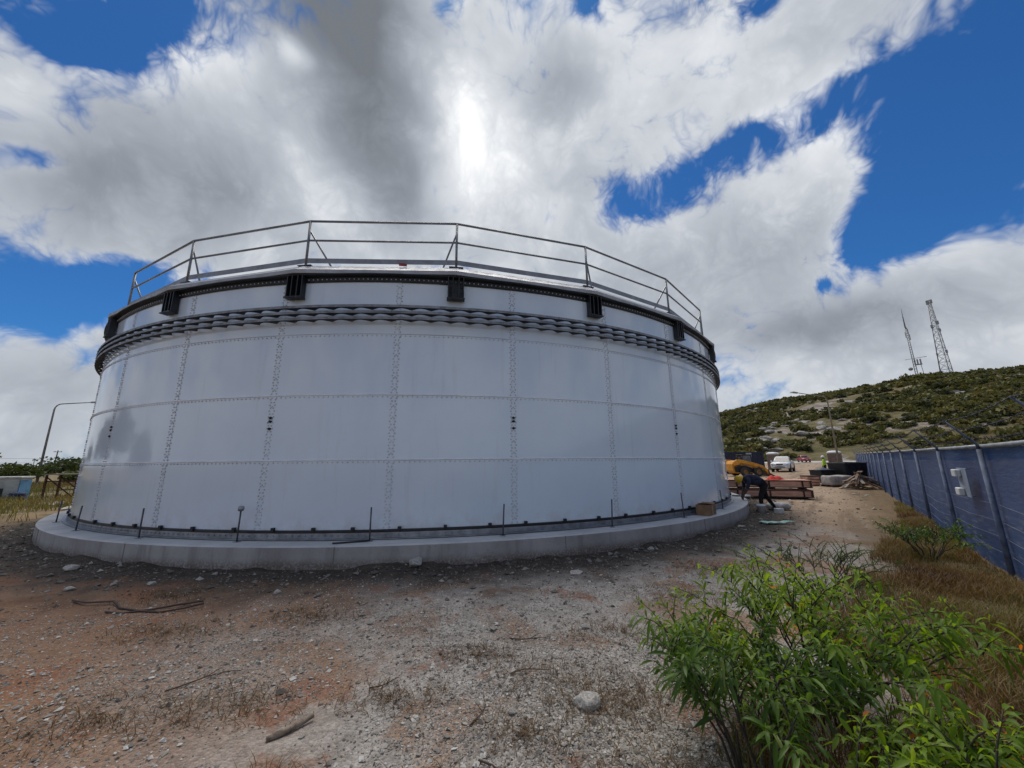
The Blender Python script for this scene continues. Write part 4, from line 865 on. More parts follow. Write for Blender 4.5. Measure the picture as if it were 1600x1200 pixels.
# left edge: shed, barrel, trestle, utility pole, far fence
e = empty('small_shed', (-25.9, 19.0, gz(-26, 19.0)), .45, 'low white flat roofed shed with blue end at the left edge', 'shed')
WALLW = mat('limewashed_block', (.50, .52, .49), .85, var=.15, vscale=1.2, detail=9)
MB().box((0, 0, .53), (2.6, .9, 1.06)).build('wall', WALLW, e); MB().box((0, 0, 1.11), (2.75, 1.05, .10), ch=.02).build('roof_slab', mat('pale_concrete_lid', (.55, .55, .52), .8), e); MB().box((1.315, 0, .5), (.03, .82, .95)).build('blue_door', mat('sky_blue_paint', (.10, .26, .42), .6, var=.15), e); MB().box((.75, -.465, .35), (.14, .03, .5)).build('pipe_box', TRIM, e)
e = empty('blue_barrel', (-24.25, 19.0, gz(-24.25, 19)), 0, 'dark blue plastic tub beside the small white shed', 'tub'); MB().lathe([(.22, 0), (.25, .03), (.27, .2), (.25, .22), (.27, .25), (.28, .38), (.25, .40), (.23, .36), (0, .34)], 18).build('shell', mat('dark_blue_plastic', (.015, .025, .09), .4), e)
e = empty('rusty_trestle', (-22.6, 19.6, gz(-22.6, 19.6)), .25, 'rusty steel trestle with flat top beside the tank slab', 'trestle'); RUST = mat('rusty_steel', (.10, .045, .02), .85, var=.35, vscale=9)
for x in (-.62, .62):
    for y in (-.4, .4): MB().box((x, y, .63), (.07, .07, 1.26)).build('leg', RUST, e)
for y in (-.4, .4): MB().tube([(-.6, y, 1.15), (.6, y, .15)], .028, 6).build('brace', RUST, e); MB().box((0, y, .95), (1.17, .05, .05)).build('stretcher', RUST, e)
MB().box((0, 0, 1.285), (1.5, 1.05, .045)).build('top_plate', mat('rust_dust_plate', (.26, .22, .18), .8), e)
e = empty('utility_pole', (-120, 100, gz(-120, 100)), .5, 'thin far wooden utility pole left of the tank', 'utility pole'); MB().tube([(0, 0, 0), (.1, 0, 4.6)], [.16, .11], 8).build('pole', mat('pole_wood', (.10, .08, .06), .85), e); MB().box((.1, 0, 4.2), (1.6, .12, .12)).build('crossarm', MATS['pole_wood'], e)
for x in (-.5, .6): MB().lathe([(.0, 0), (.06, 0), (.08, .1), (.04, .2), (0, .22)], 8, (.1+x, 0, 4.27)).build('insulator', WHITE, e)
e = empty('wire_fence', (-70, 52, 1.0), 0, 'thin far wire fence line left of the tank', 'fence')
fq = [Vector((-75+7*i, 50+4.2*i, 0)) for i in range(9)]
for p in fq: MB().tube([(p.x+70, p.y-52, gz(p.x, p.y)-1.2), (p.x+70, p.y-52, gz(p.x, p.y)+1.3)], .045, 6).build('post', GALV, e)
for h in (.9, 1.6, 2.2): MB().tube([(p.x+70, p.y-52, gz(p.x, p.y)-1+h) for p in fq], .018, 4).build('wire', GALV, e)
# antenna masts on the ridge
MAST = mat('mast_steel', (.40, .40, .40), .6, metal=.2, var=.3); MASTR = mat('mast_white', (.55, .55, .55), .6)
def on_hill(az, r): x, y = r*math.sin(R(az)), r*math.cos(R(az)); return Vector((x, y, float(hill_z(np.array([x]), np.array([y]))[0])))
b = on_hill(47.9, 236); e = empty('antenna_mast', b - Vector((0, 0, .5)), R(-48), 'slim guyed antenna mast on the hill ridge, left of two', 'mast')
Hm = 33
for a in (0, 2.09, 4.19): MB().tube([(.5*math.cos(a), .5*math.sin(a), 0), (.32*math.cos(a), .32*math.sin(a), Hm*.72)], .13, 5).build('leg', MAST, e)
for i in range(22):
    z = i*Hm*.72/22; 
    for a in (0, 2.09, 4.19): MB().tube([(.48*math.cos(a), .48*math.sin(a), z), (.46*math.cos(a+2.09), .46*math.sin(a+2.09), z+1.05)], .05, 4).build('brace', MAST, e)
MB().tube([(0, 0, Hm*.7), (0, 0, Hm)], [.28, .12], 6).build('whip_antenna', MAST, e)
for z, x in ((Hm*.66, .5), (Hm*.62, -.4), (Hm*.58, .7)): MB().box((x, 0, z), (.3, .3, 2.6), ch=.05).build('panel_antenna', MAST, e)
m = MB(); m.box((1.3, 0, 6.6), (2.3, 1.6, .25)); m.build('platform', MAST, e)
for x in (.4, 1.2, 2.1): MB().box((x, .3, 7.9), (.5, .5, 2.2), ch=.05).build('equipment_box', MAST, e)
MB().tube([(-2.4, 0, 9.4), (4.2, 0, 9.6)], .10, 5).build('boom', MAST, e); MB().lathe([(0, -.3), (.7, -.1), (.75, .15), (.6, .3), (0, .3)], 12, (-1.3, 0, 5.0), Euler((R(90), 0, 0)).to_matrix()).build('dish', MAST, e)
m = MB()
for z in range(1, 6): m.box((1.3, 0, z), (.5, .5, .3))
MB().tube([(2.3, 0, 0), (2.0, 0, 6.5)], .10, 5).build('ladder', MAST, e)
b = on_hill(50.0, 238); e = empty('lattice_tower', b - Vector((0, 0, .6)), R(-50), 'tapering lattice antenna tower on the hill ridge, right of two', 'tower')
Ht = 34; legs = [(-1.9, 0), (1.75, .7), (.7, -1.3)]
def lp(i, z): k = 1 - .74*z/Ht; return Vector((legs[i][0]*k, legs[i][1]*k, z))
for i in range(3): MB().tube([lp(i, 0), lp(i, Ht)], [.20, .12] if i == 0 else [.12, .08], 6).build('leg', MAST, e)
zz = [Ht*(1-(1-t)**1.25) for t in [q/13 for q in range(14)]]
for a, b_ in zip(zz[:-1], zz[1:]):
    for i in range(3):
        j = (i+1) % 3
        MB().tube([lp(i, a), lp(j, b_)], .075, 4).build('brace', MASTR, e); MB().tube([lp(j, a), lp(i, b_)], .075, 4).build('brace', MASTR, e); MB().tube([lp(i, b_), lp(j, b_)], .075, 4).build('brace', MASTR, e)
for (i, z, s) in ((0, Ht-.6, 1.4), (1, Ht-.4, 1.3), (0, Ht*.66, 1.1), (1, Ht*.70, 1.2), (1, Ht*.60, 1.0), (1, Ht*.32, 1.0), (0, Ht*.30, .8)): MB().box(lp(i, z), (.7*s, .6*s, 1.3*s), ch=.08).build('panel_antenna', MAST, e)
# ---------------------------------------------------------------- vegetation
def quads(C, size, flat=0, rng=RNG, aspect=.6):          # randomly turned leaf quads at centres C
    n = len(C); d = rng.normal(size=(n, 3)); d[:, 2] *= (1-flat); d /= np.linalg.norm(d, axis=1)[:, None]
    e = rng.normal(size=(n, 3)); e -= d*(e*d).sum(1)[:, None]; e /= np.linalg.norm(e, axis=1)[:, None]
    s = np.asarray(size).reshape(-1, 1) * rng.uniform(.6, 1.3, (n, 1))
    V = np.stack([C - d*s, C - e*s*aspect, C + d*s, C + e*s*aspect], 1).reshape(-1, 3)
    return V
def quad_mesh(name, V, m, var): 
    n = len(V)//4; return np_mesh(name, V, np.arange(4*n), np.full(n, 4), m, np.repeat(var, 4))
SCRUB = leaf_mat('hill_scrub_leaf', [(0, (.040, .045, .020)), (.35, (.085, .090, .032)), (.65, (.140, .135, .044)), (.85, (.185, .155, .065)), (1, (.18, .115, .07))], .2, .7)
def clump_points(n, rx, rz, rng, k=9):
    cen = rng.normal(size=(k, 3)); cen /= np.linalg.norm(cen, axis=1)[:, None]; cen *= rng.uniform(.35, .75, (k, 1)); cen[:, 2] = np.abs(cen[:, 2])*.9 - .1
    i = rng.integers(0, k, n); p = rng.normal(size=(n, 3)); p /= np.linalg.norm(p, axis=1)[:, None]; p *= rng.uniform(.55, 1, (n, 1))*rng.uniform(.28, .48, k)[i][:, None]
    q = cen[i] + p; q[:, 2] = np.maximum(q[:, 2], -.25); q *= np.array([rx, rx, rz]); return q, i
shrub_meshes = []
for v in range(10):
    rng = np.random.default_rng(100+v); P, ci = clump_points(210, 1.0, .62, rng, 10); tone = np.clip(rng.uniform(0, .75) + rng.normal(0, .10, 10)[ci] + rng.normal(0, .08, len(P)), 0, 1)
    me = quad_mesh('scrub_bush', quads(P, .17, .2, rng), SCRUB, tone); shrub_meshes.append((me, P, tone))
rng = np.random.default_rng(5); cand = []
N = 3600
az = np.concatenate([rng.uniform(24, 60, N), rng.uniform(60, 134, 500)]); rr_ = np.sqrt(rng.uniform(109**2, 248**2, N+500)); hx, hy = rr_*np.sin(np.radians(az)), rr_*np.cos(np.radians(az)); hzv = hill_z(hx, hy)
keep = (fbm(hx*.035+3, hy*.035, 3) + rng.uniform(-.35, .35, len(hx)) > -.18) | (rr_ > 232); hx, hy, hzv, az, rr_ = (a[keep] for a in (hx, hy, hzv, az, rr_))
hs = rng.uniform(.8, 2.5, len(hx))*np.where(rng.random(len(hx)) < .15, 1.4, 1)*1.15; hs[rr_ > 225] *= .85
ang = hs/rr_; order = np.argsort(-np.where((az > 28.5) & (az < 55), ang, 0)); solo = order[:290]; rest = order[290:]
for i in solo:
    me = shrub_meshes[int(i) % 10][0]; o = link_mesh('scrub_bush', me, None, (hx[i], hy[i], hzv[i]+.1*hs[i]), (0, 0, float(i))); s = float(hs[i]); o.scale = (s, s, s*(.85+.4*((i*37) % 10)/10))
    tag(o, 'rounded green scrub bush growing on the rocky hillside', 'bush', 'scrub bushes on the hill')
Vs, Ts = [], []
for i in rest:
    P, tone = shrub_meshes[int(i*7) % 10][1:]; sel = rng.choice(len(P), 95 if az[i] < 60 else 55, False); a = float(i); c, s_ = math.cos(a), math.sin(a)
    Q = P[sel]*hs[i]; Q = np.stack([Q[:, 0]*c - Q[:, 1]*s_, Q[:, 0]*s_ + Q[:, 1]*c, Q[:, 2]], 1) + np.array([hx[i], hy[i], hzv[i]+.1*hs[i]]); Vs.append(quads(Q, .24*hs[i], .2, rng)); Ts.append(tone[sel])
tag(link_mesh('hill_scrub', quad_mesh('hill_scrub', np.concatenate(Vs), SCRUB, np.concatenate(Ts))), 'low green scrub thicket covering the hillside', 'scrub', kind='stuff')
def rock_mesh(seed, sub=2, rough=.35, flat=.7, m=None):
    bm = bmesh.new(); bmesh.ops.create_icosphere(bm, subdivisions=sub, radius=1); rg = random.Random(seed); pl = [(Vector((rg.uniform(-1,1), rg.uniform(-1,1), rg.uniform(-1,1))).normalized(), rg.uniform(.55, .85)) for _ in range(9)]
    for v in bm.verts:
        p = v.co.copy()
        for n_, d in pl:
            e_ = p.dot(n_) - d
            if e_ > 0: p -= n_*e_*.92
        p *= 1 + rough*.25*(rg.random()-.5); p.z *= flat; v.co = p
    me = bpy.data.meshes.new('rock'); bm.to_mesh(me); bm.free(); me.materials.append(m); return me
ROCKH = mat('hill_limestone', (.30, .275, .25), .9, var=.25, vscale=2, bump=.6, bscale=4, bdist=.2); hr = [rock_mesh(40+i, 2, .5, .6, ROCKH) for i in range(5)]
for i in range(70):
    a, r_ = rng.uniform(29.5, 56), math.sqrt(rng.uniform(110**2, 225**2)); x, y = r_*math.sin(R(a)), r_*math.cos(R(a))
    if i < 26: a = rng.normal(33.5 if i % 2 else 36, 1.6); r_ = rng.uniform(118, 165); x, y = r_*math.sin(R(a)), r_*math.cos(R(a))
    o = link_mesh('hillside_rock', hr[i % 5], None, (x, y, float(hill_z(np.array([x]), np.array([y]))[0])+.1), (rng.uniform(-.3, .3), rng.uniform(-.3, .3), rng.uniform(0, 6))); s = rng.uniform(.6, 2.0); o.scale = (s*1.4, s, s*.8)
    tag(o, 'pale grey limestone boulder lying among the hillside scrub', 'boulder', 'boulders on the hill')

# trees and shrubs at the left
TREEL = leaf_mat('left_tree_leaf', [(0, (.028, .038, .013)), (.5, (.062, .085, .024)), (1, (.12, .135, .04))], .25, .6); BARK = mat('bark', (.09, .07, .055), .9, var=.25, vscale=8)
def tree(x, y, h, w, label, tone, seed, n=1500, leaf=.10, z0=None, group=None):
    rng = np.random.default_rng(seed); z = gz(x, y) if z0 is None else z0
    e = empty('tree', (x, y, z), 0, label, 'tree', group); rg = random.Random(seed)
    m = MB(); th = h*.38; m.tube([(0, 0, -.1), (.04*h, .02*h, th*.5), (.02*h, .05*h, th), (0, 0, h*.62)], [.045*h*.5, .035*h*.5, .028*h*.5, .01*h], 8)
    for _ in range(6):
        a = rg.uniform(0, 6.28); L = w*rg.uniform(.5, .8); z1 = th*rg.uniform(.6, 1.1); m.tube([(.02*h, .03*h, z1), (L*.5*math.cos(a), L*.5*math.sin(a), z1+.18*h), (L*math.cos(a), L*math.sin(a), z1+.3*h)], [.018*h*.6, .012*h*.6, .004*h], 6)
    m.build('trunk', BARK, e)
    P, ci = clump_points(n, w, h*.5, rng, 16); P[:, 2] += h*.52; P[:, 2] = np.minimum(P[:, 2], h*1.05)
    t = np.clip(tone + rng.normal(0, .16, 16)[ci] + rng.normal(0, .1, n), 0, 1)
    link_mesh('crown', quad_mesh('crown', quads(P, leaf, .1, rng), TREEL, t), e)
for i, (x, y, h, w, t, lab) in enumerate(((-47, 27, 4.2, 2.6, .15, 'dark bushy tree at the far left edge behind the shed'), (-42, 29, 2.9, 2.2, .35, 'green bush left of the grey street lamp foot'), (-38.5, 33, 2.4, 2.3, .25, 'dark bush right behind the grey street lamp'), (-36, 33.5, 2.1, 2.2, .55, 'pale green bush right of the grey street lamp'), (-35.5, 27.5, 1.9, 1.8, .6, 'low yellow green bush in front of the lamp'), (-36, 37, 2.6, 2.4, .2, 'dark green bush between the lamp and the tank'), (-33.5, 36, 2.2, 2.3, .3, 'green bush behind the rusty trestle'), (-30.2, 34, 3.0, 1.9, .12, 'dark spreading tree right against the tank’s left edge'), (-44, 38, 2.8, 3.0, .25, 'wide dark bush far behind the small shed'), (-31, 28, 1.5, 1.5, .7, 'low pale bush behind the trestle legs'))):
    tree(x, y, h, w, lab, t, 200+i, 1300, .13)
for i, (x, y, h, w) in enumerate(((-30, 11.0, 6.6, 3.2), (-35, 16.0, 5.6, 3.0), (-30, 6.2, 4.2, 2.4))): tree(x, y, h, w, 'tall dark tree left of the site mirrored in the tank wall', .15, 230+i, 1500, .22, group='trees mirrored in the tank')

# leafy foreground shrubs
def leaves_mesh(name, base, dirs, length, width, droop, m, var, rng):
    n = len(base); dirs = dirs/np.linalg.norm(dirs, axis=1)[:, None]; up = np.tile([0, 0, 1.0], (n, 1)) + rng.normal(0, .45, (n, 3)); sd = np.cross(dirs, up); sd /= np.linalg.norm(sd, axis=1)[:, None]; nr = np.cross(sd, dirs)
    L = length[:, None]; W = width[:, None]; D = np.zeros((n, 3)); D[:, 2] = -1; pts = []
    for t, w in ((0, 0), (.3, .85), (.62, 1.0), (1, 0)):
        c = base + dirs*L*t + D*L*(droop[:, None]*t*t)
        if w == 0: pts.append(c)
        else: pts += [c + sd*W*w*.5 + nr*W*.12, c - nr*W*.10, c - sd*W*w*.5 + nr*W*.12]
    V = np.stack(pts, 1).reshape(-1, 3); o = np.arange(n)[:, None]*8
    F3 = np.array([[0, 1, 2], [0, 2, 3], [4, 7, 5], [5, 7, 6]]); F4 = np.array([[1, 4, 5, 2], [2, 5, 6, 3]])
    l3 = (o[:, :, None] + F3[None]).reshape(-1); l4 = (o[:, :, None] + F4[None]).reshape(-1)
    return np_mesh(name, V, np.concatenate([l3, l4]), np.concatenate([np.full(4*n, 3), np.full(2*n, 4)]), m, np.repeat(var, 8), True)
GREEN = leaf_mat('shrub_leaf_bright', [(0, (.040, .085, .012)), (.4, (.115, .20, .018)), (.75, (.195, .30, .028)), (.93, (.26, .36, .06)), (.965, (.24, .28, .07)), (1, (.45, .14, .03))], .58, .5)
DKGRN = leaf_mat('shrub_leaf_dark', [(0, (.034, .072, .014)), (.5, (.078, .150, .020)), (.9, (.130, .215, .032)), (1, (.18, .22, .06))], .5, .45)
STEM = mat('dark_stem', (.045, .034, .024), .8, var=.2)
def shrub(name, x, y, rad, h, nst, ntw, label, m_, seed, tone=.5, ll=.102, lw=.020, nl=14, lean=(0, 0), tw=(.14, .30)):
    rng = np.random.default_rng(seed); z = gz(x, y); e = empty(name, (x, y, z), 0, label, 'shrub'); mb = MB(); LB, LD, LV = [], [], []
    for s in range(nst):
        a = 2*math.pi*(s + rng.uniform(-.3, .3))/nst; q = math.sqrt(rng.uniform(.08, 1)); tx, ty = rad*q*math.cos(a) + lean[0], rad*q*math.sin(a) + lean[1]; tz = h*(1 - .38*q*q)*rng.uniform(.78, 1.08)
        b0 = Vector((.12*rad*math.cos(a), .12*rad*math.sin(a), -.03)); P = []
        for i in range(8):
            t = i/7; P.append(Vector((b0.x + (tx-b0.x)*t**1.15, b0.y + (ty-b0.y)*t**1.15, tz*(1-(1-t)**1.5))) + Vector(rng.normal(0, .012, 3)))
        mb.tube(P, [.0085*(1-.75*i/7) for i in range(8)], 5, cap=False); st = rng.normal(0, .13) + tone
        for k in range(ntw):
            t = rng.uniform(.38, 1.0) if k else 1.0; i = min(6, int(t*7)); p = P[i].lerp(P[i+1], t*7-i); ax = (P[i+1]-P[i]).normalized(); aa = rng.uniform(0, 6.28)
            d = (Vector((math.cos(aa), math.sin(aa), rng.uniform(.1, .9))) + ax*.7).normalized(); L = rng.uniform(*tw); p2 = p + d*L*.55; p3 = p2 + (d*.8 + Vector((0, 0, -.25))).normalized()*L*.5
            mb.tube([p, p2, p3], [.0045, .0032, .0015], 4, cap=False)
            for j in range(nl):
                u = .15 + .85*(j+rng.uniform(0, .8))/nl; c = p.lerp(p2, u/.55) if u < .55 else p2.lerp(p3, (u-.55)/.45); ta = j*2.4; sidev = d.orthogonal().normalized(); s2 = d.cross(sidev)
                dv_ = d*(.25 + .6*u) + (sidev*math.cos(ta) + s2*math.sin(ta))*.8 + Vector((0, 0, .15)); LB.append(c); LD.append(dv_); LV.append(st + .22*(u-.5) + rng.normal(0, .10) if rng.random() > .012 else 1.0)
    mb.build('stem', STEM, e); n = len(LB); LB = np.array(LB); LD = np.array(LD); LV = np.array(LV); LV = np.where(LV >= 1.0, 1.0, np.clip(LV, 0, .94))
    link_mesh('leaf_mass', leaves_mesh('leaf_mass', LB, LD, rng.uniform(.4, 1.3, n)*ll, rng.uniform(.75, 1.2, n)*lw, rng.uniform(.2, 1.15, n), m_, LV, rng), e)['kind'] = 'stuff'
    return e
shrub('leafy_shrub', 2.05, 2.85, .92, .82, 22, 8, 'big bright green leafy shrub in the right foreground', GREEN, 11, .55)
shrub('leafy_shrub', 1.22, 2.30, .48, .70, 13, 8, 'darker green shrub at the left of the foreground clump', DKGRN, 12, .55, lean=(-.05, .1))
shrub('leafy_shrub', 1.72, 2.75, .50, .70, 10, 7, 'dark dense shrub between the left and big bright shrubs', DKGRN, 16, .42)
shrub('leafy_shrub', 1.98, 1.85, .44, .44, 11, 8, 'low bright shrub nearest the lower right corner', GREEN, 13, .6)
shrub('leafy_shrub', 1.50, 1.52, .42, .40, 11, 8, 'low green shrub at the bottom edge of the view', GREEN, 14, .5)
shrub('leafy_shrub', 6.75, 6.55, .62, .62, 13, 8, 'small dark shrub growing against the blue fence', DKGRN, 15, .35, .06, .02, 12)
shrub('thorn_shrub', 3.75, 4.95, .95, .62, 17, 6, 'sparse dark thorn bush behind the leafy shrubs', DKGRN, 17, .3, .030, .011, 20, (0, .1), (.12, .3))
shrub('thorn_shrub', 4.55, 5.6, .5, .36, 8, 4, 'small dark thorn bush near the dirt track', DKGRN, 18, .3, .030, .011, 18, (0, 0), (.1, .25))

# dry grass along the fence and in tufts
GRASS = leaf_mat('dry_grass_blade', [(0, (.05, .026, .014)), (.3, (.13, .072, .030)), (.6, (.20, .130, .058)), (.8, (.16, .14, .045)), (1, (.075, .095, .024))], .3, .7)
def blades(name, P, h, lean, var, w=.004):
    n = len(P); rng = RNG; a = rng.uniform(0, 2*np.pi, n); d = np.stack([np.cos(a), np.sin(a), np.zeros(n)], 1); s = np.stack([-np.sin(a), np.cos(a), np.zeros(n)], 1)*w; H = h[:, None]; Ln = (lean*h)[:, None]; up = np.array([0, 0, 1.0])
    m1 = P + up*H*.55 + d*Ln*.3; tip = P + up*H*.92 + d*Ln
    V = np.stack([P - s, P + s, m1 + s*.8, m1 - s*.8, tip], 1).reshape(-1, 3); o = np.arange(n)[:, None]*5
    l4 = (o + np.array([0, 1, 2, 3])).reshape(-1); l3 = (o + np.array([3, 2, 4])).reshape(-1)
    return np_mesh(name, V, np.concatenate([l4, l3]), np.concatenate([np.full(n, 4), np.full(n, 3)]), GRASS, np.repeat(var, 5))
n = 90000; gy = RNG.uniform(.9, 15, n)**1.0; gy = .9 + (gy-.9)*RNG.uniform(.25, 1, n); xf = 6.95 + (gy-5.67)*.8454; wd = np.interp(gy, [.9, 2.5, 4, 5.5, 8, 12, 15], [2.0, 3.1, 2.8, 2.3, 1.4, .7, .4]); gx = xf - .08 - wd*RNG.uniform(0, 1, n)**1.15
dens = fbm(gx*1.3, gy*1.3, 3); edge = (xf-gx)/wd; keep = (dens + RNG.uniform(-.6, .6, n) > -.36 + 1.5*np.clip(edge-.3, 0, 1)) & (gx > .75 + .0*gy); gx, gy, dens = gx[keep], gy[keep], dens[keep]
gp = np.stack([gx, gy, gz_np(gx, gy)-.005], 1); hh = RNG.uniform(.04, .19, len(gx))*(1+.7*np.clip(dens, -.5, 1)); tone = np.clip(.5 + .6*fbm(gx*.9+7, gy*.9, 2) + RNG.normal(0, .16, len(gx)), 0, 1)
tag(link_mesh('dry_grass', blades('dry_grass', gp, hh, RNG.uniform(.2, 1.1, len(gx)), tone, .0035)), 'dry brown and green grass along the fence', 'grass', kind='stuff')
T = [(.35, 3.35, .5), (.62, 3.0, .35), (.9, 2.5, .5), (.75, 2.1, .4), (-.35, 3.75, .28), (.05, 2.75, .3), (-.9, 3.1, .35), (-1.9, 3.0, .4), (-2.7, 2.8, .5), (-3.5, 4.2, .5), (-1.2, 2.3, .3), (.95, 3.2, .4), (1.1, 4.2, .5), (-2.2, 4.6, .4), (.2, 2.2, .35), (2.2, 5.2, .7), (3.2, 6.4, .6), (-4.5, 5.3, .5), (-.4, 2.3, .3)]
G = []
for x, y, r_ in T:
    k = int(850*r_); a = RNG.uniform(0, 6.28, k); q = r_*RNG.uniform(0, 1, k)**.8; G.append(np.stack([x+q*np.cos(a)*1.3, y+q*np.sin(a)*.7], 1))
G = np.concatenate(G); P = np.stack([G[:, 0], G[:, 1], gz_np(G[:, 0], G[:, 1])-.003], 1)
tag(link_mesh('dead_grass_tufts', blades('dead_grass_tufts', P, RNG.uniform(.02, .07, len(P)), RNG.uniform(1.2, 3.2, len(P)), np.clip(RNG.normal(.3, .16, len(P)), 0, .7), .0026)), 'thin dead grass lying in patches on the gravel', 'grass', kind='stuff')
n = 60000; gx = RNG.uniform(-48, -15, n); gy = RNG.uniform(10, 34, n); keep = (np.hypot(gx-TX, gy-TY) > 13.6) & (fbm(gx*.25, gy*.25, 3) + RNG.uniform(-.3, .3, n) > -.02); gx, gy = gx[keep], gy[keep]
tag(link_mesh('field_grass', blades('field_grass', np.stack([gx, gy, gz_np(gx, gy)-.01], 1), RNG.uniform(.12, .5, len(gx)), RNG.uniform(.2, .9, len(gx)), np.clip(.86 + .4*fbm(gx*.2, gy*.2, 2), 0, 1), .012)), 'yellow green grass in the field left of the tank', 'grass', kind='stuff')

# gravel: loose stones lying on the earth
def gravel_mat():
    m = bpy.data.materials.new('loose_gravel'); m.use_nodes = True; k = NT(m.node_tree); at = k.n('ShaderNodeAttribute', attribute_name='var').outputs['Fac']
    c = k.ramp(at, [(0, (.095, .083, .070)), (.35, (.21, .188, .16)), (.7, (.34, .315, .275)), (1, (.54, .515, .465))]); b = k.n('ShaderNodeBsdfPrincipled', i_Base_Color=c, i_Roughness=.9); b.inputs['Specular IOR Level'].default_value = .25
    k.n('ShaderNodeOutputMaterial', i_Surface=b.outputs[0]); return m
GRAV = gravel_mat()
OCT = np.array([[1, 0, 0], [-1, 0, 0], [0, 1, 0], [0, -1, 0], [0, 0, 1], [0, 0, -1.0]]); OF = np.array([[0, 2, 4], [2, 1, 4], [1, 3, 4], [3, 0, 4], [2, 0, 5], [1, 2, 5], [3, 1, 5], [0, 3, 5]])
def stones(name, x, y, s, var, flat=.6):
    n = len(x); V = OCT[None]*(1 + RNG.uniform(-.35, .35, (n, 6, 1)))*s[:, None, None]; V[:, :, 2] *= flat; V += RNG.normal(0, .18, (n, 6, 3))*s[:, None, None]; a = RNG.uniform(0, 6.28, n); c, sn = np.cos(a)[:, None], np.sin(a)[:, None]
    X = V[:, :, 0]*c - V[:, :, 1]*sn; Y = V[:, :, 0]*sn + V[:, :, 1]*c; V = np.stack([X + x[:, None], Y + y[:, None], V[:, :, 2] + (gz_np(x, y) + s*.25)[:, None]], 2).reshape(-1, 3)
    loops = (np.arange(n)[:, None, None]*6 + OF[None]).reshape(-1); return np_mesh(name, V, loops, np.full(n*8, 3), GRAV, np.repeat(var, 6))
n = 170000; r_ = 1.6 + 6.2*RNG.uniform(0, 1, n)**1.25; a = np.radians(RNG.uniform(-60, 50, n)); gx, gy = r_*np.sin(a), r_*np.cos(a)
mask = fbm(gx*.9+2, gy*.9, 4) + RNG.uniform(-.5, .5, n) - .17*np.clip(-gx-.6, 0, 4) - .5*np.clip(gx-1.2, 0, 1); keep = (mask > -.22) & (np.hypot(gx-TX, gy-TY) > SR+.25+RNG.gamma(3, .3, n)); gx, gy = gx[keep], gy[keep]
ss = np.clip(.0035*RNG.pareto(2.6, len(gx)) + .0052, .0052, .021)
tag(link_mesh('gravel', stones('gravel', gx, gy, ss, np.clip(RNG.normal(.58, .28, len(gx)), 0, 1))), 'loose grey gravel strewn over the foreground', 'gravel', kind='stuff')
n = 5200; ph = RNG.uniform(-1.25, 1.2, n); q = SR + .03 + RNG.gamma(1.6, .42, n); aa = ph + TAZ + np.pi; gx, gy = TX + q*np.sin(aa), TY + q*np.cos(aa)
tag(link_mesh('rubble', stones('rubble', gx, gy, np.clip(.011*RNG.pareto(2.4, n) + .010, .01, .055), np.clip(RNG.normal(.2, .24, n), 0, 1))), 'broken stone rubble along the foot of the slab', 'rubble', kind='stuff')
n = 1500; t = RNG.uniform(0, 1, n)**.7; gy = 9 + 26*t; gx = 6.95 + (gy-5.67)*.8454 - RNG.uniform(.2, 1, n)*(2.5+.18*gy); keep = np.hypot(gx-TX, gy-TY) > SR+.3; gx, gy = gx[keep], gy[keep]
tag(link_mesh('yard_litter', stones('yard_litter', gx, gy, np.clip(.015*RNG.pareto(2.2, len(gx)) + .012, .012, .09), np.clip(RNG.normal(.4, .25, len(gx)), 0, 1), .4)), 'small stones littering the dirt track to the yard', 'rubble', kind='stuff')
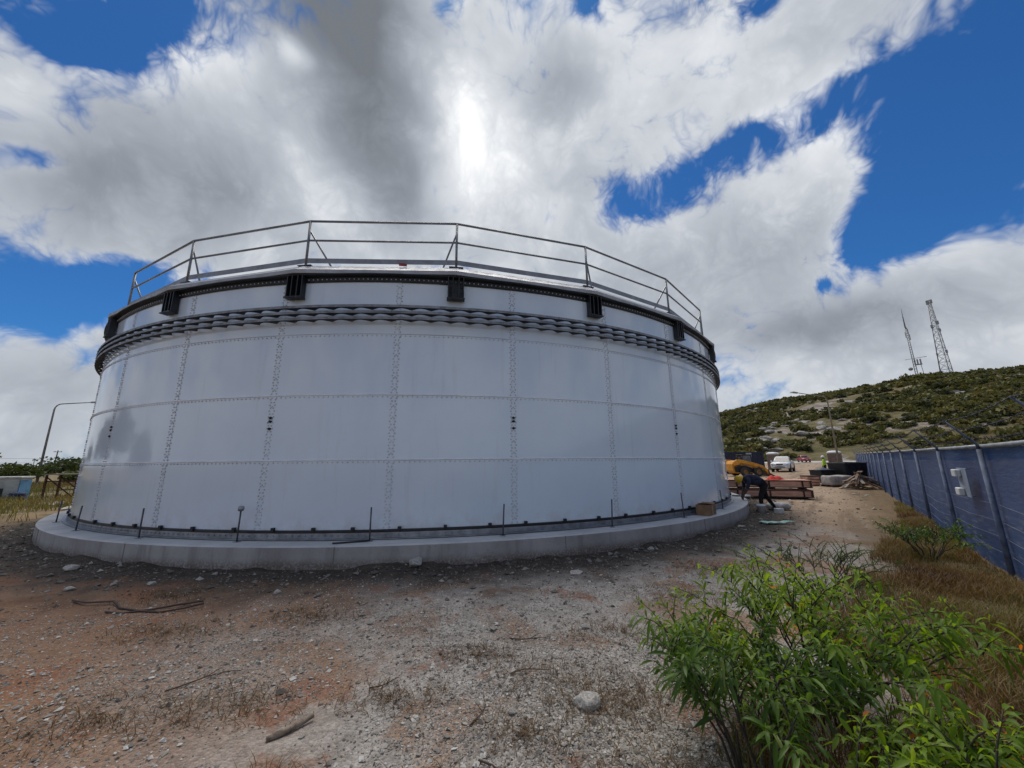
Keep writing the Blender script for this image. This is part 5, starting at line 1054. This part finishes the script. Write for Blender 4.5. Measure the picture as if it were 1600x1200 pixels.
# single stones
PALE = mat('pale_limestone', (.46, .43, .385), .9, var=.2, vscale=6, bump=.6, bscale=14, bdist=.02); sm = [rock_mesh(60+i, 3, .25, .75, PALE) for i in range(4)]
for i, (x, y, s, lab, zs) in enumerate(((.50, 3.05, .09, 'largest pale rock lying on the gravel left of the shrubs', .75), (-1.58, 6.48, .13, 'whitish rock leaning at the foot of the slab’s middle', .7), (-7.25, 6.6, .10, 'pale stone at the far left of the slab foot', .6), (.95, 6.15, .12, 'flat pale stone on the ground right of the slab’s middle', .25), (-6.1, 5.6, .06, 'small pale stone on the left dirt below the slab', .7), (-5.2, 5.85, .055, 'small whitish stone left of the wire loop', .6), (-3.1, 5.35, .05, 'small pale stone on gravel below the slab’s left half', .7), (.72, 4.25, .04, 'tiny pale stone on grey gravel near the shrubs', .8), (-.02, 2.95, .03, 'tiny white pebble left of the largest pale rock', .8), (5.6, 9.7, .09, 'pale stone at the slab foot below the cardboard box', .6), (2.6, 7.6, .07, 'pale stone at the slab foot toward the right', .6), (-17.5, 15.5, .35, 'flat pale stone in the grass left of the slab', .3), (-20.5, 17.5, .4, 'flat pale slab of stone before the rusty trestle', .25))):
    o = link_mesh('stone', sm[i % 4], None, (x, y, gz(x, y)+s*zs*.45), (0, 0, i*1.3)); o.scale = (s*1.15, s, s*zs/.75); tag(o, lab, 'stone'); 
    for p_ in o.data.polygons: p_.use_smooth = False
# broken branch, wire loop and twigs
DEAD = mat('dead_wood', (.24, .185, .135), .85, var=.3, vscale=14, bump=.6, bscale=30); z = gz(-1.42, 2.78)
tag(MB().tube([(-.10, -.105, .022), (-.055, -.065, .024), (0, 0, .026), (.045, .055, .027), (.08, .10, .032)], [.014, .019, .018, .016, .012], 9).build('broken_branch', DEAD, None, (-1.42, 2.78, z)), 'short thick broken branch lying on the lower left gravel', 'branch')
tag(MB().tube([(x*.75, y*.9, .02 + .01*math.sin(i)) for i, (x, y) in enumerate(((-1.6, .45), (-1.2, .32), (-.8, .36), (-.4, .12), (0, .05), (.35, .0), (.62, .12), (.78, .25), (.7, .34), (.45, .25), (.15, .1), (-.2, -.02), (-.5, .02)))], .011, 6).build('wire_loop', mat('rusty_wire', (.07, .045, .035), .8), None, (-4.35, 4.75, gz(-4.35, 4.75))), 'dark looped wire lying on the left gravel', 'wire')
for i, (x, y, L, a, lab) in enumerate(((.12, 3.45, .32, .25, 'dark twig lying on gravel left of the shrubs'), (-.02, 2.35, .55, -.6, 'long thin curved twig at the bottom middle'), (-.25, 2.95, .3, 1.5, 'thin dark twig pointing toward the camera'), (-1.0, 3.3, .25, .7, 'small red brown twig above the broken branch'), (.15, 4.1, .4, -.2, 'thin twig on the gravel in the middle distance'), (-2.4, 3.3, .45, .5, 'thin twig on the left earth'))):
    rg = random.Random(i); pts = [(L*(t-.5), .06*math.sin(t*4+i)*L*2, .012+.006*rg.random()) for t in [q/6 for q in range(7)]]; m = MB(); m.tube(pts, [.006*(1-.6*q/6) for q in range(7)], 5); m.tube([pts[3], (pts[4][0]+.02, pts[4][1]+.07, .03)], [.004, .0015], 4)
    tag(m.build('twig', mat('twig_bark', (.075, .045, .03), .85), None, (x, y, gz(x, y)), (0, 0, a)), lab, 'twig')
